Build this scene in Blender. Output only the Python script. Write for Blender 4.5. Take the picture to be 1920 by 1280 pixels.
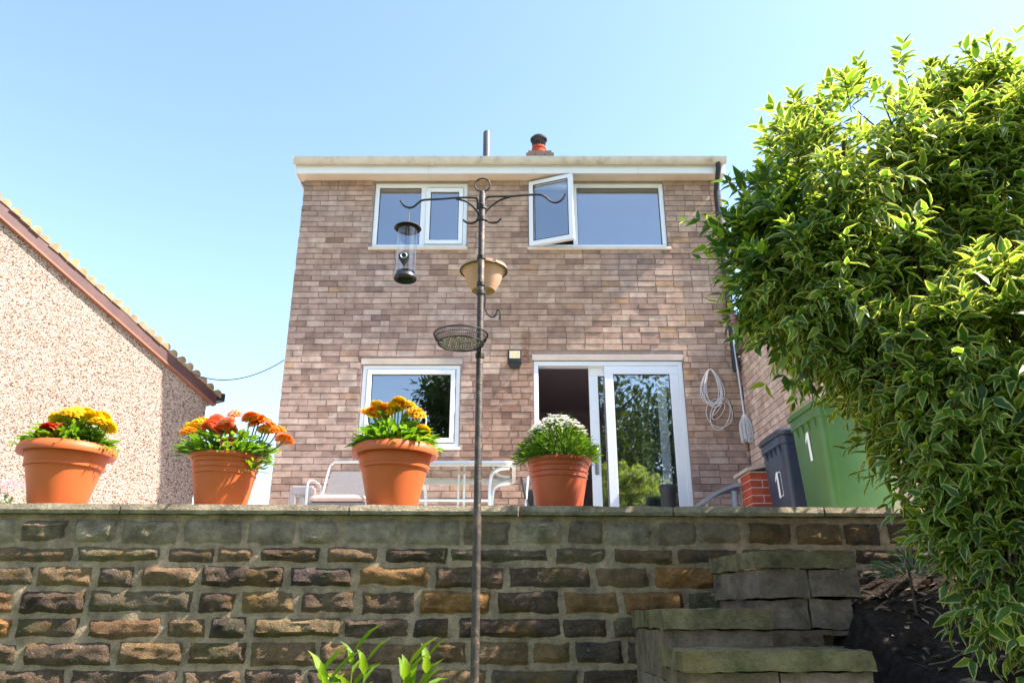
import bpy, math, random
import numpy as np
from mathutils import Vector, Matrix, noise
R = math.radians
rng = random.Random(7)
for o in list(bpy.data.objects): bpy.data.objects.remove(o)
SC = bpy.context.scene
COL = SC.collection
# ------------------------------------------------------------ camera, sky, sun
F = 1400.0            # focal length in photo pixels (1920 wide)
TH = R(20.37)         # upward pitch
E = 1.25              # eye height above the lower garden
cam = bpy.data.cameras.new('camera'); camo = bpy.data.objects.new('camera', cam); COL.objects.link(camo)
cam.sensor_width = 36; cam.lens = F / 1920 * 36
cam.clip_start = .05; cam.clip_end = 2000
camo.location = (0, 0, E); camo.rotation_euler = (R(90) + TH, 0, 0)
SC.camera = camo
SUN_EL, SUN_FRONT = R(50), R(8.5)
sd = Vector((math.cos(SUN_EL)*math.cos(SUN_FRONT), -math.cos(SUN_EL)*math.sin(SUN_FRONT), math.sin(SUN_EL)))
W = bpy.data.worlds.new('World'); SC.world = W; W.use_nodes = True
nt = W.node_tree; nt.nodes.clear()
sky = nt.nodes.new('ShaderNodeTexSky'); sky.sky_type = 'NISHITA'; sky.sun_disc = False
sky.sun_elevation = SUN_EL; sky.sun_rotation = math.atan2(sd.x, sd.y)
sky.altitude = 50; sky.air_density = 1.0; sky.dust_density = 0.8; sky.ozone_density = 1.0
bg = nt.nodes.new('ShaderNodeBackground'); bg.inputs[1].default_value = .15
wo = nt.nodes.new('ShaderNodeOutputWorld')
nt.links.new(sky.outputs[0], bg.inputs[0]); nt.links.new(bg.outputs[0], wo.inputs[0])
sl = bpy.data.lights.new('sun', 'SUN'); sl.energy = 4.8; sl.angle = R(.5); sl.color = (1, .94, .84)
so = bpy.data.objects.new('sun', sl); COL.objects.link(so)
so.rotation_euler = sd.to_track_quat('Z', 'Y').to_euler(); so.location = (20, -5, 25)
vs = SC.view_settings; vs.view_transform = 'Standard'; vs.look = 'None'; vs.gamma = 1
vs.exposure = 1.62

# ------------------------------------------------------------ helpers
def P(px, py, Y):
    """world point on the plane y = Y seen at photo pixel (px, py)"""
    a = math.atan((640 - py) / F) + TH
    h = math.tan(a) * Y
    zc = Y*math.cos(TH) + h*math.sin(TH)
    return Vector(((px - 960)/F*zc, Y, E + h))

class MB:
    def __init__(s): s.v = []; s.f = []
    def add(s, vs_, fs):
        b = len(s.v); s.v += [tuple(v) for v in vs_]; s.f += [tuple(i+b for i in f) for f in fs]; return s
    def box(s, a, b, mat=None):
        x0, y0, z0 = a; x1, y1, z1 = b
        vv = [Vector(c) for c in ((x0,y0,z0),(x1,y0,z0),(x1,y1,z0),(x0,y1,z0),(x0,y0,z1),(x1,y0,z1),(x1,y1,z1),(x0,y1,z1))]
        if mat: vv = [mat @ v for v in vv]
        return s.add(vv, [(0,3,2,1),(4,5,6,7),(0,1,5,4),(1,2,6,5),(2,3,7,6),(3,0,4,7)])
    def tube(s, pts, r, n=8, closed=False, cap=True):
        pts = [Vector(p) for p in pts]; m = len(pts)
        rr = r if isinstance(r, (list, tuple)) else [r]*m
        rings = []; up = None
        for i, p in enumerate(pts):
            if closed: t = pts[(i+1) % m] - pts[i-1]
            else: t = pts[min(i+1, m-1)] - pts[max(i-1, 0)]
            t.normalize()
            if up is None:
                up = Vector((0,0,1)) if abs(t.z) < .9 else Vector((0,1,0))
            u = (up - t*up.dot(t)); u.normalize(); w = t.cross(u); up = u
            rings.append([p + (u*math.cos(2*math.pi*k/n) + w*math.sin(2*math.pi*k/n))*rr[i] for k in range(n)])
        vv = [v for rg in rings for v in rg]; fs = []
        for i in range(m if closed else m-1):
            j = (i+1) % m
            for k in range(n):
                fs.append((i*n+k, i*n+(k+1) % n, j*n+(k+1) % n, j*n+k))
        if cap and not closed: fs += [tuple(range(n))[::-1], tuple((m-1)*n+k for k in range(n))]
        return s.add(vv, fs)
    def lathe(s, prof, c=(0,0,0), n=40):
        c = Vector(c); vv = []; fs = []
        for r, z in prof:
            for k in range(n):
                a = 2*math.pi*k/n; vv.append(c + Vector((r*math.cos(a), r*math.sin(a), z)))
        for i in range(len(prof)-1):
            for k in range(n):
                fs.append((i*n+k, i*n+(k+1) % n, (i+1)*n+(k+1) % n, (i+1)*n+k))
        return s.add(vv, fs)
    def loft(s, rings, caps=True):
        n = len(rings[0]); vv = [v for r in rings for v in r]; fs = []
        for i in range(len(rings)-1):
            for k in range(n): fs.append((i*n+k, i*n+(k+1) % n, (i+1)*n+(k+1) % n, (i+1)*n+k))
        if caps: fs += [tuple(range(n))[::-1], tuple((len(rings)-1)*n+k for k in range(n))]
        return s.add(vv, fs)
    def build(s, name, mat, parent=None, smooth=False, bevel=0):
        me = bpy.data.meshes.new(name); me.from_pydata(s.v, [], s.f); me.update()
        o = bpy.data.objects.new(name, me); COL.objects.link(o)
        if mat: me.materials.append(mat)
        if smooth:
            me.polygons.foreach_set('use_smooth', [True]*len(me.polygons))
            try: me.set_sharp_from_angle(angle=R(40))
            except Exception: pass
        if bevel:
            b = o.modifiers.new('bevel', 'BEVEL'); b.width = bevel; b.segments = 2; b.limit_method = 'ANGLE'
        if parent: o.parent = parent
        return o

def catmull(pts, k=6):
    pts = [Vector(p) for p in pts]; out = []
    q = [pts[0]] + pts + [pts[-1]]
    for i in range(1, len(q)-2):
        a, b, c, d = q[i-1:i+3]
        for j in range(k):
            t = j/k
            out.append(.5*((2*b) + (c-a)*t + (2*a-5*b+4*c-d)*t*t + (3*b-a-3*c+d)*t**3))
    return out + [pts[-1]]

def circle(c, r, n=40, ax='z'):
    c = Vector(c)
    return [c + (Vector((math.cos(a), math.sin(a), 0)) if ax == 'z' else Vector((math.cos(a), 0, math.sin(a))))*r
            for a in (2*math.pi*k/n for k in range(n))]

def rrect(cx, cy, hx, hy, r, z, n=5):
    out = []
    for sx, sy, a0 in ((1,1,0), (-1,1,90), (-1,-1,180), (1,-1,270)):
        for k in range(n):
            a = R(a0 + 90*k/(n-1)); out.append(Vector((cx + sx*(hx-r) + r*math.cos(a), cy + sy*(hy-r) + r*math.sin(a), z)))
    return out

def empty(name, loc, label=None, cat=None, group=None):
    o = bpy.data.objects.new(name, None); COL.objects.link(o); o.location = loc; o.empty_display_size = .1
    if label: tag(o, label, cat, group)
    return o
def tag(o, label=None, cat=None, group=None, kind=None):
    if label: o['label'] = label
    if cat: o['category'] = cat
    if group: o['group'] = group
    if kind: o['kind'] = kind
    return o
def parent_keep(o, p):
    """parent with world-space mesh data under an empty that sits at the thing's base"""
    o.parent = p; o.matrix_parent_inverse = Matrix.Translation(-Vector(p.location)); return o
class Thing:
    def __init__(s, name, loc, label, cat, group=None): s.o = empty(name, loc, label, cat, group)
    def part(s, mb, name, mat, smooth=False, bevel=0, under=None, kind=None, label=None):
        o = mb.build(name, mat, None, smooth, bevel)
        if under is not None: o.parent = under
        else: parent_keep(o, s.o)
        if kind: o['kind'] = kind
        if label: o['label'] = label
        return o

# ------------------------------------------------------------ materials
def newmat(name):
    m = bpy.data.materials.new(name); m.use_nodes = True
    n = m.node_tree; b = n.nodes['Principled BSDF']; return m, n, b
def nd(n, t, **kw):
    x = n.nodes.new(t)
    for k, v in kw.items(): setattr(x, k, v)
    return x
def ramp(n, stops, interp='LINEAR'):
    r = nd(n, 'ShaderNodeValToRGB'); cr = r.color_ramp; cr.interpolation = interp
    while len(cr.elements) < len(stops): cr.elements.new(.5)
    for e, (p, c) in zip(cr.elements, stops): e.position = p; e.color = (*c, 1)
    return r
def position(n): return nd(n, 'ShaderNodeNewGeometry').outputs['Position']
def noisetex(n, vec, scale, detail=5, rough=.6):
    t = nd(n, 'ShaderNodeTexNoise'); t.inputs['Scale'].default_value = scale; t.inputs['Detail'].default_value = detail
    t.inputs['Roughness'].default_value = rough; n.links.new(vec, t.inputs['Vector']); return t.outputs['Fac']
def math_(n, op, a, b=None, clamp=False):
    m = nd(n, 'ShaderNodeMath', operation=op, use_clamp=clamp)
    for i, x in enumerate((a, b)):
        if x is None: continue
        if isinstance(x, (int, float)): m.inputs[i].default_value = x
        else: n.links.new(x, m.inputs[i])
    return m.outputs[0]
def mixc(n, fac, a, b, mode='MIX'):
    m = nd(n, 'ShaderNodeMix', data_type='RGBA', blend_type=mode)
    for s, x in ((m.inputs[0], fac), (m.inputs[6], a), (m.inputs[7], b)):
        if isinstance(x, (int, float)): s.default_value = x
        elif isinstance(x, tuple): s.default_value = (*x, 1)
        else: n.links.new(x, s)
    return m.outputs[2]
def rnd_value(n):
    """0..1, differs per object and per 'tint' attribute"""
    oi = nd(n, 'ShaderNodeObjectInfo'); at = nd(n, 'ShaderNodeAttribute', attribute_name='tint')
    return math_(n, 'FRACT', math_(n, 'ADD', oi.outputs['Random'], at.outputs['Fac']))
def addbump(n, b, h, strength=.4, dist=.01):
    bp = nd(n, 'ShaderNodeBump'); bp.inputs['Strength'].default_value = strength; bp.inputs['Distance'].default_value = dist
    n.links.new(h, bp.inputs['Height']); n.links.new(bp.outputs[0], b.inputs['Normal'])
def simple(name, stops, scale=6, rough=.7, bump=0, bscale=80, spec=.4, metal=0, bdist=.004, detail=6):
    m, n, b = newmat(name); p = position(n)
    f = noisetex(n, p, scale, detail)
    r = ramp(n, stops) if len(stops) > 1 else None
    if r: n.links.new(f, r.inputs[0]); n.links.new(r.outputs[0], b.inputs['Base Color'])
    else: b.inputs['Base Color'].default_value = (*stops[0][1], 1)
    b.inputs['Roughness'].default_value = rough; b.inputs['Metallic'].default_value = metal
    b.inputs['Specular IOR Level'].default_value = spec
    if bump: addbump(n, b, noisetex(n, p, bscale, 4), bump, bdist)
    return m

def brick_mat(name, stops, warm=None, stain=None):
    m, n, b = newmat(name); p = position(n)
    rv = rnd_value(n); r = ramp(n, stops, 'LINEAR'); n.links.new(rv, r.inputs[0])
    c = r.outputs[0]
    f1 = noisetex(n, p, 9, 5); c = mixc(n, .75, c, ramp_out(n, f1, [(.3, (.62,.60,.60)), (.7, (1.3,1.28,1.25))]), 'MULTIPLY')
    f2 = noisetex(n, p, 70, 4); c = mixc(n, .5, c, ramp_out(n, f2, [(.3, (.7,.7,.7)), (.7, (1.25,1.25,1.25))]), 'MULTIPLY')
    if warm:
        f3 = noisetex(n, p, .55, 2); c = mixc(n, ramp_out(n, f3, [(.42, (0,0,0)), (.62, (1,1,1))]), c, mixc(n, .7, c, warm, 'MULTIPLY'))
    if stain:      # rusty water stain that runs down the wall beside the floodlight
        sp = nd(n, 'ShaderNodeSeparateXYZ'); n.links.new(p, sp.inputs[0])
        wob = math_(n, 'MULTIPLY', math_(n, 'SUBTRACT', noisetex(n, p, 12, 4), .5), .09)
        dx = math_(n, 'ABSOLUTE', math_(n, 'ADD', math_(n, 'SUBTRACT', sp.outputs[0], stain[0]), wob))
        fx_ = ramp_out(n, dx, [(.02,(1,1,1)),(.075,(0,0,0))]); fz = math_(n, 'MULTIPLY', ramp_out(n, math_(n, 'SUBTRACT', sp.outputs[2], stain[1]), [(0,(0,0,0)),(.06,(1,1,1)),(.36,(1,1,1)),(.48,(0,0,0))]), .75)
        c = mixc(n, math_(n, 'MULTIPLY', fx_, fz), c, mixc(n, 1.0, c, (.50,.36,.28), 'MULTIPLY'))
    n.links.new(c, b.inputs['Base Color']); b.inputs['Roughness'].default_value = .9; b.inputs['Specular IOR Level'].default_value = .2
    addbump(n, b, noisetex(n, p, 110, 4), .5, .004)
    return m
def ramp_out(n, fac, stops, interp='LINEAR'):
    r = ramp(n, stops, interp); n.links.new(fac, r.inputs[0]); return r.outputs[0]

M_brick = brick_mat('facade_brick', [(0,(.25,.165,.14)),(.10,(.34,.23,.19)),(.5,(.42,.295,.245)),(.88,(.48,.35,.295)),(.95,(.52,.395,.335)),(.975,(.40,.25,.16)),(1,(.29,.20,.17))], warm=(1.06,.97,.80), stain=(.165, E+2.78))
M_brick_in = brick_mat('infill_brick', [(0,(.22,.13,.10)),(.4,(.36,.22,.16)),(.8,(.43,.28,.21)),(1,(.30,.17,.12))])
M_mortar = simple('facade_mortar', [(.3,(.29,.21,.175)),(.7,(.38,.285,.24))], 14, .95, .5, 160)
M_redbrick = brick_mat('red_brick', [(0,(.42,.07,.035)),(.6,(.50,.095,.05)),(1,(.36,.06,.035))])
M_whitemortar = simple('pale_mortar', [(.3,(.5,.45,.42)),(.7,(.68,.62,.58))], 20, .95)
M_paleb = brick_mat('wing_brick', [(0,(.52,.36,.29)),(.5,(.62,.45,.36)),(1,(.68,.52,.43))])

def stone_mat(name, stops, moss=.5, ochre=.5):
    m, n, b = newmat(name); p = position(n)
    rv = rnd_value(n); c = ramp_out(n, rv, stops)
    f1 = noisetex(n, p, 11, 7, .7); c = mixc(n, .9, c, ramp_out(n, f1, [(.28,(.35,.33,.33)),(.5,(.95,.93,.9)),(.75,(1.75,1.65,1.5))]), 'MULTIPLY')
    fo = noisetex(n, p, 5.2, 5, .65); c = mixc(n, math_(n, 'MULTIPLY', ramp_out(n, fo, [(.52,(0,0,0)),(.68,(1,1,1))]), ochre), c, (.30,.165,.05))
    fm = noisetex(n, p, 3.7, 6, .7); c = mixc(n, math_(n, 'MULTIPLY', ramp_out(n, fm, [(.55,(0,0,0)),(.70,(1,1,1))]), moss), c, (.085,.09,.03))
    fl = noisetex(n, p, 42, 5, .7); c = mixc(n, math_(n, 'MULTIPLY', ramp_out(n, fl, [(.60,(0,0,0)),(.68,(1,1,1))]), .55), c, (.42,.36,.26))
    n.links.new(c, b.inputs['Base Color']); b.inputs['Roughness'].default_value = .95; b.inputs['Specular IOR Level'].default_value = .15
    h = math_(n, 'ADD', noisetex(n, p, 38, 8, .72), math_(n, 'MULTIPLY', noisetex(n, p, 150, 4), .35))
    addbump(n, b, h, 1.0, .035)
    return m
M_stone = stone_mat('sandstone', [(0,(.10,.07,.055)),(.25,(.17,.115,.08)),(.5,(.27,.175,.10)),(.62,(.11,.08,.075)),(.75,(.21,.165,.10)),(.9,(.38,.19,.07)),(1,(.12,.09,.08))], .75, .6)
M_stone_top = stone_mat('grey_sandstone', [(0,(.26,.195,.135)),(.5,(.40,.315,.225)),(.8,(.46,.375,.28)),(1,(.22,.165,.11))], .5, .15)
M_wallmortar = stone_mat('lime_mortar', [(0,(.49,.36,.25)),(1,(.53,.395,.275))], .12, .2)
M_coping = stone_mat('concrete_coping', [(0,(.38,.315,.225)),(1,(.44,.37,.27))], .25, .1)
M_block = stone_mat('concrete_block', [(0,(.32,.235,.165)),(.5,(.39,.30,.22)),(1,(.35,.245,.20))], .3, .2)
M_mossblock = stone_mat('mossy_block', [(0,(.30,.25,.12)),(1,(.34,.27,.15))], .8, .35)
M_soil = simple('soil', [(.3,(.018,.013,.010)),(.6,(.045,.032,.024)),(.8,(.09,.07,.055))], 25, .98, .9, 45, .1, 0, .03)
M_lawn = simple('lawn', [(.3,(.05,.09,.02)),(.7,(.10,.15,.035))], 3, .9, .5, 40)
M_paving = simple('paving', [(.3,(.46,.42,.37)),(.7,(.58,.54,.48))], 2, .9, .3, 60)
M_upvc = simple('white_upvc', [(.3,(.76,.76,.77)),(.7,(.80,.80,.81))], 3, .35, 0, spec=.5)
M_seal = simple('black_seal', [(0,(.02,.02,.022))], 1, .6)
M_cream = simple('cream_boards', [(.3,(.62,.50,.40)),(.7,(.70,.58,.47))], 4, .55)
M_gutter = simple('stained_gutter', [(.30,(.40,.31,.22)),(.45,(.58,.50,.41)),(.7,(.66,.60,.52))], 7, .5)
M_lintel = simple('lintel', [(.3,(.44,.35,.29)),(.7,(.54,.44,.37))], 5, .85, .3)
M_terra = simple('terracotta_plastic', [(.3,(.52,.105,.026)),(.7,(.58,.13,.034))], 5, .5, .12, 140, .35)
M_terra_dk = simple('red_terracotta_plastic', [(.3,(.42,.075,.026)),(.7,(.48,.095,.033))], 5, .45, .1, 140, .4)
M_terra_pale = simple('pale_terracotta', [(.3,(.66,.29,.17)),(.7,(.76,.43,.30))], 14, .85, .2)
M_black = simple('black_plastic', [(.3,(.018,.018,.02)),(.7,(.03,.03,.034))], 8, .45)
M_pole = simple('weathered_iron', [(.35,(.035,.028,.024)),(.55,(.07,.05,.04)),(.68,(.22,.14,.09))], 28, .55, .5, 160, .5, .3)
M_iron = simple('black_iron', [(.3,(.022,.02,.02)),(.7,(.05,.043,.04))], 30, .5, .3, 150, .5, .3)
M_alu = simple('aluminium', [(.3,(.55,.55,.55)),(.7,(.68,.68,.67))], 6, .38, 0, 1, .5, .85)
M_fabric = simple('grey_mesh_fabric', [(.3,(.16,.145,.145)),(.7,(.20,.185,.185))], 40, .9, .3, 400)
M_cushion = simple('pink_cushion', [(.3,(.44,.30,.28)),(.7,(.55,.40,.37))], 12, .95, .3, 200)
M_greyp = simple('grey_plastic', [(.3,(.22,.25,.28)),(.7,(.28,.31,.34))], 5, .5)
M_ventgrey = simple('dark_grey_pipe', [(.3,(.07,.07,.075)),(.7,(.10,.10,.105))], 5, .5)
M_steel = simple('door_handle_steel', [(.3,(.24,.25,.27)),(.7,(.32,.33,.35))], 5, .3, metal=.9)
M_taupe = simple('taupe_plastic', [(.3,(.30,.26,.26)),(.7,(.36,.32,.31))], 5, .6)
M_binblack = simple('blue_black_bin', [(.3,(.028,.034,.055)),(.7,(.045,.05,.075))], 6, .30, .1, 200)
M_bingreen = simple('green_bin', [(.3,(.05,.12,.03)),(.7,(.07,.15,.04))], 5, .30, .1, 200)
M_white = simple('white_paint', [(.3,(.74,.74,.72)),(.7,(.8,.8,.78))], 20, .6)
M_cord = simple('white_cord', [(0,(.72,.68,.66))], 1, .6)
M_mop = simple('mop_cotton', [(.3,(.55,.53,.52)),(.7,(.72,.70,.70))], 40, .95)
M_wood = simple('weathered_wood', [(.3,(.24,.17,.11)),(.7,(.36,.27,.19))], 9, .85, .4, 60)
M_roof = simple('roof_tiles', [(.3,(.13,.09,.07)),(.7,(.20,.14,.10))], 6, .9, .4, 40)
M_verge = simple('lichen_tile', [(.3,(.20,.13,.07)),(.55,(.33,.22,.12)),(.75,(.44,.33,.21))], 10, .95, .6, 60)
M_barge = simple('brown_bargeboard', [(.3,(.075,.030,.028)),(.7,(.12,.05,.042))], 5, .55)
M_bargelip = simple('red_brown_trim', [(.3,(.24,.09,.055)),(.7,(.30,.12,.07))], 5, .6)
M_room = simple('room_plaster', [(.3,(.50,.39,.41)),(.7,(.56,.44,.46))], 2, .9)
M_dark = simple('dark_interior', [(0,(.10,.085,.09))], 1, .9)
M_led = simple('led_panel', [(.3,(.62,.50,.30)),(.7,(.75,.62,.38))], 60, .3)
M_bark = simple('bark', [(.3,(.05,.035,.025)),(.7,(.12,.085,.06))], 20, .95, .6, 60)
M_wire = simple('cable', [(0,(.04,.04,.045))], 1, .6)

def pebble_mat():
    m, n, b = newmat('pebbledash'); p = position(n)
    v = nd(n, 'ShaderNodeTexVoronoi'); v.inputs['Scale'].default_value = 80; v.inputs['Randomness'].default_value = 1
    nv = nd(n, 'ShaderNodeTexNoise'); nv.inputs['Scale'].default_value = 30; n.links.new(p, nv.inputs['Vector'])
    add = nd(n, 'ShaderNodeVectorMath', operation='MULTIPLY_ADD'); n.links.new(nv.outputs['Color'], add.inputs[0]); add.inputs[1].default_value = (.03,.03,.03); n.links.new(p, add.inputs[2])
    n.links.new(add.outputs[0], v.inputs['Vector'])
    sep = nd(n, 'ShaderNodeSeparateColor'); n.links.new(v.outputs['Color'], sep.inputs[0])
    c = ramp_out(n, sep.outputs[0], [(0,(.11,.065,.05)),(.16,(.20,.12,.085)),(.26,(.32,.215,.165)),(.42,(.41,.295,.235)),(.7,(.47,.36,.295)),(1,(.54,.44,.375))])
    c = mixc(n, .5, c, ramp_out(n, noisetex(n, p, 1.3, 3), [(.3,(.85,.83,.82)),(.7,(1.08,1.06,1.04))]), 'MULTIPLY')
    n.links.new(c, b.inputs['Base Color']); b.inputs['Roughness'].default_value = .9; b.inputs['Specular IOR Level'].default_value = .2
    addbump(n, b, v.outputs['Distance'], .8, -.02)
    return m
M_pebble = pebble_mat()

def glass_mat(name='window_glass', k=1.0, tint=(.92,.95,.95)):
    m, n, b = newmat(name); n.nodes.remove(b); out = n.nodes['Material Output']
    lw = nd(n, 'ShaderNodeLayerWeight'); lw.inputs[0].default_value = .5
    f = math_(n, 'ADD', math_(n, 'MULTIPLY', math_(n, 'POWER', lw.outputs['Facing'], 4.0), .8), .27*k, True)
    tr = nd(n, 'ShaderNodeBsdfTransparent'); tr.inputs[0].default_value = (*tint, 1)
    gl = nd(n, 'ShaderNodeBsdfGlossy'); gl.inputs['Roughness'].default_value = .0
    mx = nd(n, 'ShaderNodeMixShader'); n.links.new(f, mx.inputs[0]); n.links.new(tr.outputs[0], mx.inputs[1]); n.links.new(gl.outputs[0], mx.inputs[2])
    n.links.new(mx.outputs[0], out.inputs[0]); return m
M_glass = glass_mat()
M_tableglass = glass_mat('table_glass', .7, (.72,.80,.76))
M_tube = glass_mat('clear_plastic_tube', .35, (.93,.93,.93))

def leaf_mat(name, stops, margin=None, trans=.4, gloss=.35, tt=(1.5,1.45,.55)):
    m, n, b = newmat(name); out = n.nodes['Material Output']
    rv = rnd_value(n); c = ramp_out(n, rv, stops)
    if margin:
        at = nd(n, 'ShaderNodeAttribute', attribute_name='edge')
        wob = math_(n, 'ADD', at.outputs['Fac'], math_(n, 'MULTIPLY', math_(n, 'SUBTRACT', noisetex(n, position(n), 60, 2), .5), .5))
        c = mixc(n, ramp_out(n, wob, [(.66,(0,0,0)),(.82,(1,1,1))]), c, margin)
    n.links.new(c, b.inputs['Base Color']); b.inputs['Roughness'].default_value = gloss; b.inputs['Specular IOR Level'].default_value = .4
    tl = nd(n, 'ShaderNodeBsdfTranslucent'); n.links.new(mixc(n, 1.0, c, tt, 'MULTIPLY'), tl.inputs[0])
    mx = nd(n, 'ShaderNodeMixShader'); mx.inputs[0].default_value = trans
    n.links.new(b.outputs[0], mx.inputs[1]); n.links.new(tl.outputs[0], mx.inputs[2]); n.links.new(mx.outputs[0], out.inputs[0]); return m
M_vleaf = leaf_mat('variegated_leaf', [(0,(.055,.12,.028)),(.45,(.085,.18,.032)),(.8,(.15,.27,.035)),(1,(.25,.34,.045))], (.60,.58,.22), .55)
M_tree = leaf_mat('tree_leaf', [(0,(.03,.06,.015)),(.6,(.055,.095,.025)),(1,(.09,.13,.04))], None, .3, .6)
M_limeleaf = leaf_mat('lime_leaf', [(0,(.12,.22,.02)),(1,(.22,.32,.03))], None, .45, .5)
M_potleaf = leaf_mat('bedding_leaf', [(0,(.08,.19,.02)),(.6,(.15,.29,.025)),(1,(.27,.40,.04))], None, .4, .45)
M_fineleaf = leaf_mat('fine_leaf', [(0,(.06,.13,.02)),(1,(.15,.26,.035))], None, .35, .5)
M_greyleaf = leaf_mat('grey_green_leaf', [(0,(.10,.17,.12)),(1,(.17,.24,.15))], None, .3, .6)
def petal(name, a, b_): return leaf_mat(name, [(0, a), (1, b_)], None, .3, .6, (1.05,1.0,.95))
M_yel = petal('yellow_petal', (.80,.48,.005), (.86,.62,.01))
M_amber = petal('amber_petal', (.82,.32,.004), (.86,.48,.006))
M_org = petal('orange_petal', (.78,.15,.004), (.82,.27,.006))
M_coral = petal('coral_petal', (.82,.12,.04), (.86,.30,.14))
M_peach = petal('peach_petal', (.86,.28,.13), (.88,.52,.36))
M_red = petal('red_petal', (.60,.015,.012), (.72,.04,.02))
M_whitep = petal('white_petal', (.74,.72,.68), (.82,.80,.77))
M_pink = petal('pink_petal', (.62,.16,.30), (.80,.52,.60))
M_curtain = leaf_mat('net_curtain', [(0,(.62,.63,.60)),(1,(.66,.67,.64))], None, .4, .9, (1,1,1))

# ------------------------------------------------------------ ground and terrace
def sheet(name, x0, x1, y0, y1, z, m, nx=1, ny=1, fn=None, kind='structure'):
    mb = MB(); vv = []; fs = []
    for j in range(ny+1):
        for i in range(nx+1):
            x = x0+(x1-x0)*i/nx; y = y0+(y1-y0)*j/ny; vv.append((x, y, z if fn is None else fn(x, y)))
    for j in range(ny):
        for i in range(nx): a = j*(nx+1)+i; fs.append((a, a+1, a+nx+2, a+nx+1))
    o = mb.add(vv, fs).build(name, m, None, fn is not None); o['kind'] = kind; return o
sheet('lower_garden_ground', -400, 400, -400, 400, 0, M_lawn)
ZT = E + .50      # terrace level
D = 8.32          # house facade plane
def yw(x): return 3.75 + .035*x          # face of the retaining wall
mb = MB(); mb.add([(-60, yw(-60)+.3, ZT), (60, yw(60)+.3, ZT), (60, 90, ZT), (-60, 90, ZT)], [(0,1,2,3)])
tag(mb.build('terrace', M_paving), kind='structure')
def bank(x, y):
    t = max(0, min(1, (y-1.7)/2.1)); n_ = noise.noise(Vector((x*2.2, y*2.2, 0)))*.10 + noise.noise(Vector((x*9, y*9, 3)))*.035
    return .72 + t*.72 + max(0, x-1.8)*.10 + n_ - max(0, 1.46-x)*2.2
sheet('planting_bed', 1.14, 6.0, 1.2, 3.86, 0, M_soil, 110, 70, bank)

mb = MB(); rl = random.Random(4)
for _ in range(1500):
    x, y = rl.uniform(1.46, 3.6), rl.uniform(1.7, 3.7); a = rl.uniform(0, 6.28); L = rl.uniform(.012,.035); z = bank(x, y)+.006
    d = Vector((math.cos(a), math.sin(a), rl.uniform(-.3,.5)))*L; w_ = Vector((-math.sin(a), math.cos(a), rl.uniform(-.4,.4)))*L*.4; c_ = Vector((x, y, z)); mb.add([c_-d, c_-w_, c_+d, c_+w_+Vector((0,0,.006))], [(0,1,2),(0,2,3)])
for _ in range(70):
    x, y = rl.uniform(1.46, 3.4), rl.uniform(1.9, 3.6); a = rl.uniform(0, 6.28); p_ = []
    for k in range(5): xx, yy = x+math.cos(a+k*.2)*.06*k, y+math.sin(a+k*.2)*.06*k; p_.append((xx, yy, bank(max(1.45,xx), yy)+.012+.01*(k % 2)))
    mb.tube(p_, .0025, 4, cap=False)
tag(mb.build('leaf_litter', simple('dry_litter', [(.3,(.10,.065,.04)),(.5,(.20,.14,.09)),(.7,(.34,.26,.18))], 30, .95)), 'dry leaf litter and twigs scattered on the dark planting bed', 'leaf litter', kind='stuff')
# ------------------------------------------------------------ stone retaining wall
def stone_mesh(mb, x0, x1, z0, z1, yf, seed, rough=.022, nx=None, nz=8, depth=.10, rnd=.020, slope=.035):
    """rough-faced stone; front looks to -y"""
    nx = nx or max(4, int((x1-x0)/.018)); vv = []; fs = []; w = x1-x0; h = z1-z0
    for j in range(nz+1):
        for i in range(nx+1):
            u = i/nx; v = j/nz; ex = min(u, 1-u)*w; ez = min(v, 1-v)*h
            e = min(1, ex/rnd)*min(1, ez/rnd)
            x = x0+u*w; z = z0+v*h
            n1 = noise.fractal(Vector((x*10+seed, z*14, seed*1.7)), .55, 2.3, 5)
            jx = noise.fractal(Vector((z*12, seed, i*.0)), .7, 2.2, 3)*.012*(1 if i in (0, nx) else .4)
            jz = noise.fractal(Vector((x*9, seed+9+(20 if j > nz/2 else 0), 0)), .7, 2.2, 4)*.009*(1 if j in (0, nz) else .4)
            vv.append((x+jx, yf + slope*x - rough*e*(.5+n1*.8) + (1-e)*.008, z+jz))
    for j in range(nz):
        for i in range(nx): a = j*(nx+1)+i; fs.append((a, a+1, a+nx+2, a+nx+1))
    b = len(vv)
    per = [i for i in range(nx+1)] + [j*(nx+1)+nx for j in range(1, nz+1)] + [nz*(nx+1)+i for i in range(nx-1, -1, -1)] + [j*(nx+1) for j in range(nz-1, 0, -1)]
    vv += [(vv[k][0], yf + slope*vv[k][0] + depth, vv[k][2]) for k in per]; m = len(per)
    for k in range(m): fs.append((per[k], b+k, b+(k+1) % m, per[(k+1) % m]))
    return mb.add(vv, fs)
RW = Thing('retaining_wall', (-.5, 3.9, 0), 'weathered brown sandstone garden retaining wall topped with thin concrete coping', 'wall')
X0, X1 = -4.6, 4.4
mb = MB(); nx, nz = 320, 70; vv = []; fs = []
ZC = E + .475
for j in range(nz+1):
    for i in range(nx+1):
        x = X0+(X1-X0)*i/nx; z = ZC*j/nz
        vv.append((x, yw(x) + .005 + noise.fractal(Vector((x*7, z*7, 5)), 1, 2, 4)*.009, z))
for j in range(nz):
    for i in range(nx): a = j*(nx+1)+i; fs.append((a, a+1, a+nx+2, a+nx+1))
mb.add(vv, fs); mb.add([(X0, yw(X0)+.3, 0), (X1, yw(X1)+.3, 0), (X1, yw(X1)+.3, ZC), (X0, yw(X0)+.3, ZC), (X0, yw(X0), ZC), (X1, yw(X1), ZC)], [(1,0,3,2), (4,5,2,3)])
RW.part(mb, 'mortar', M_wallmortar, True)
rows = []; z = ZC - .008
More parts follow.
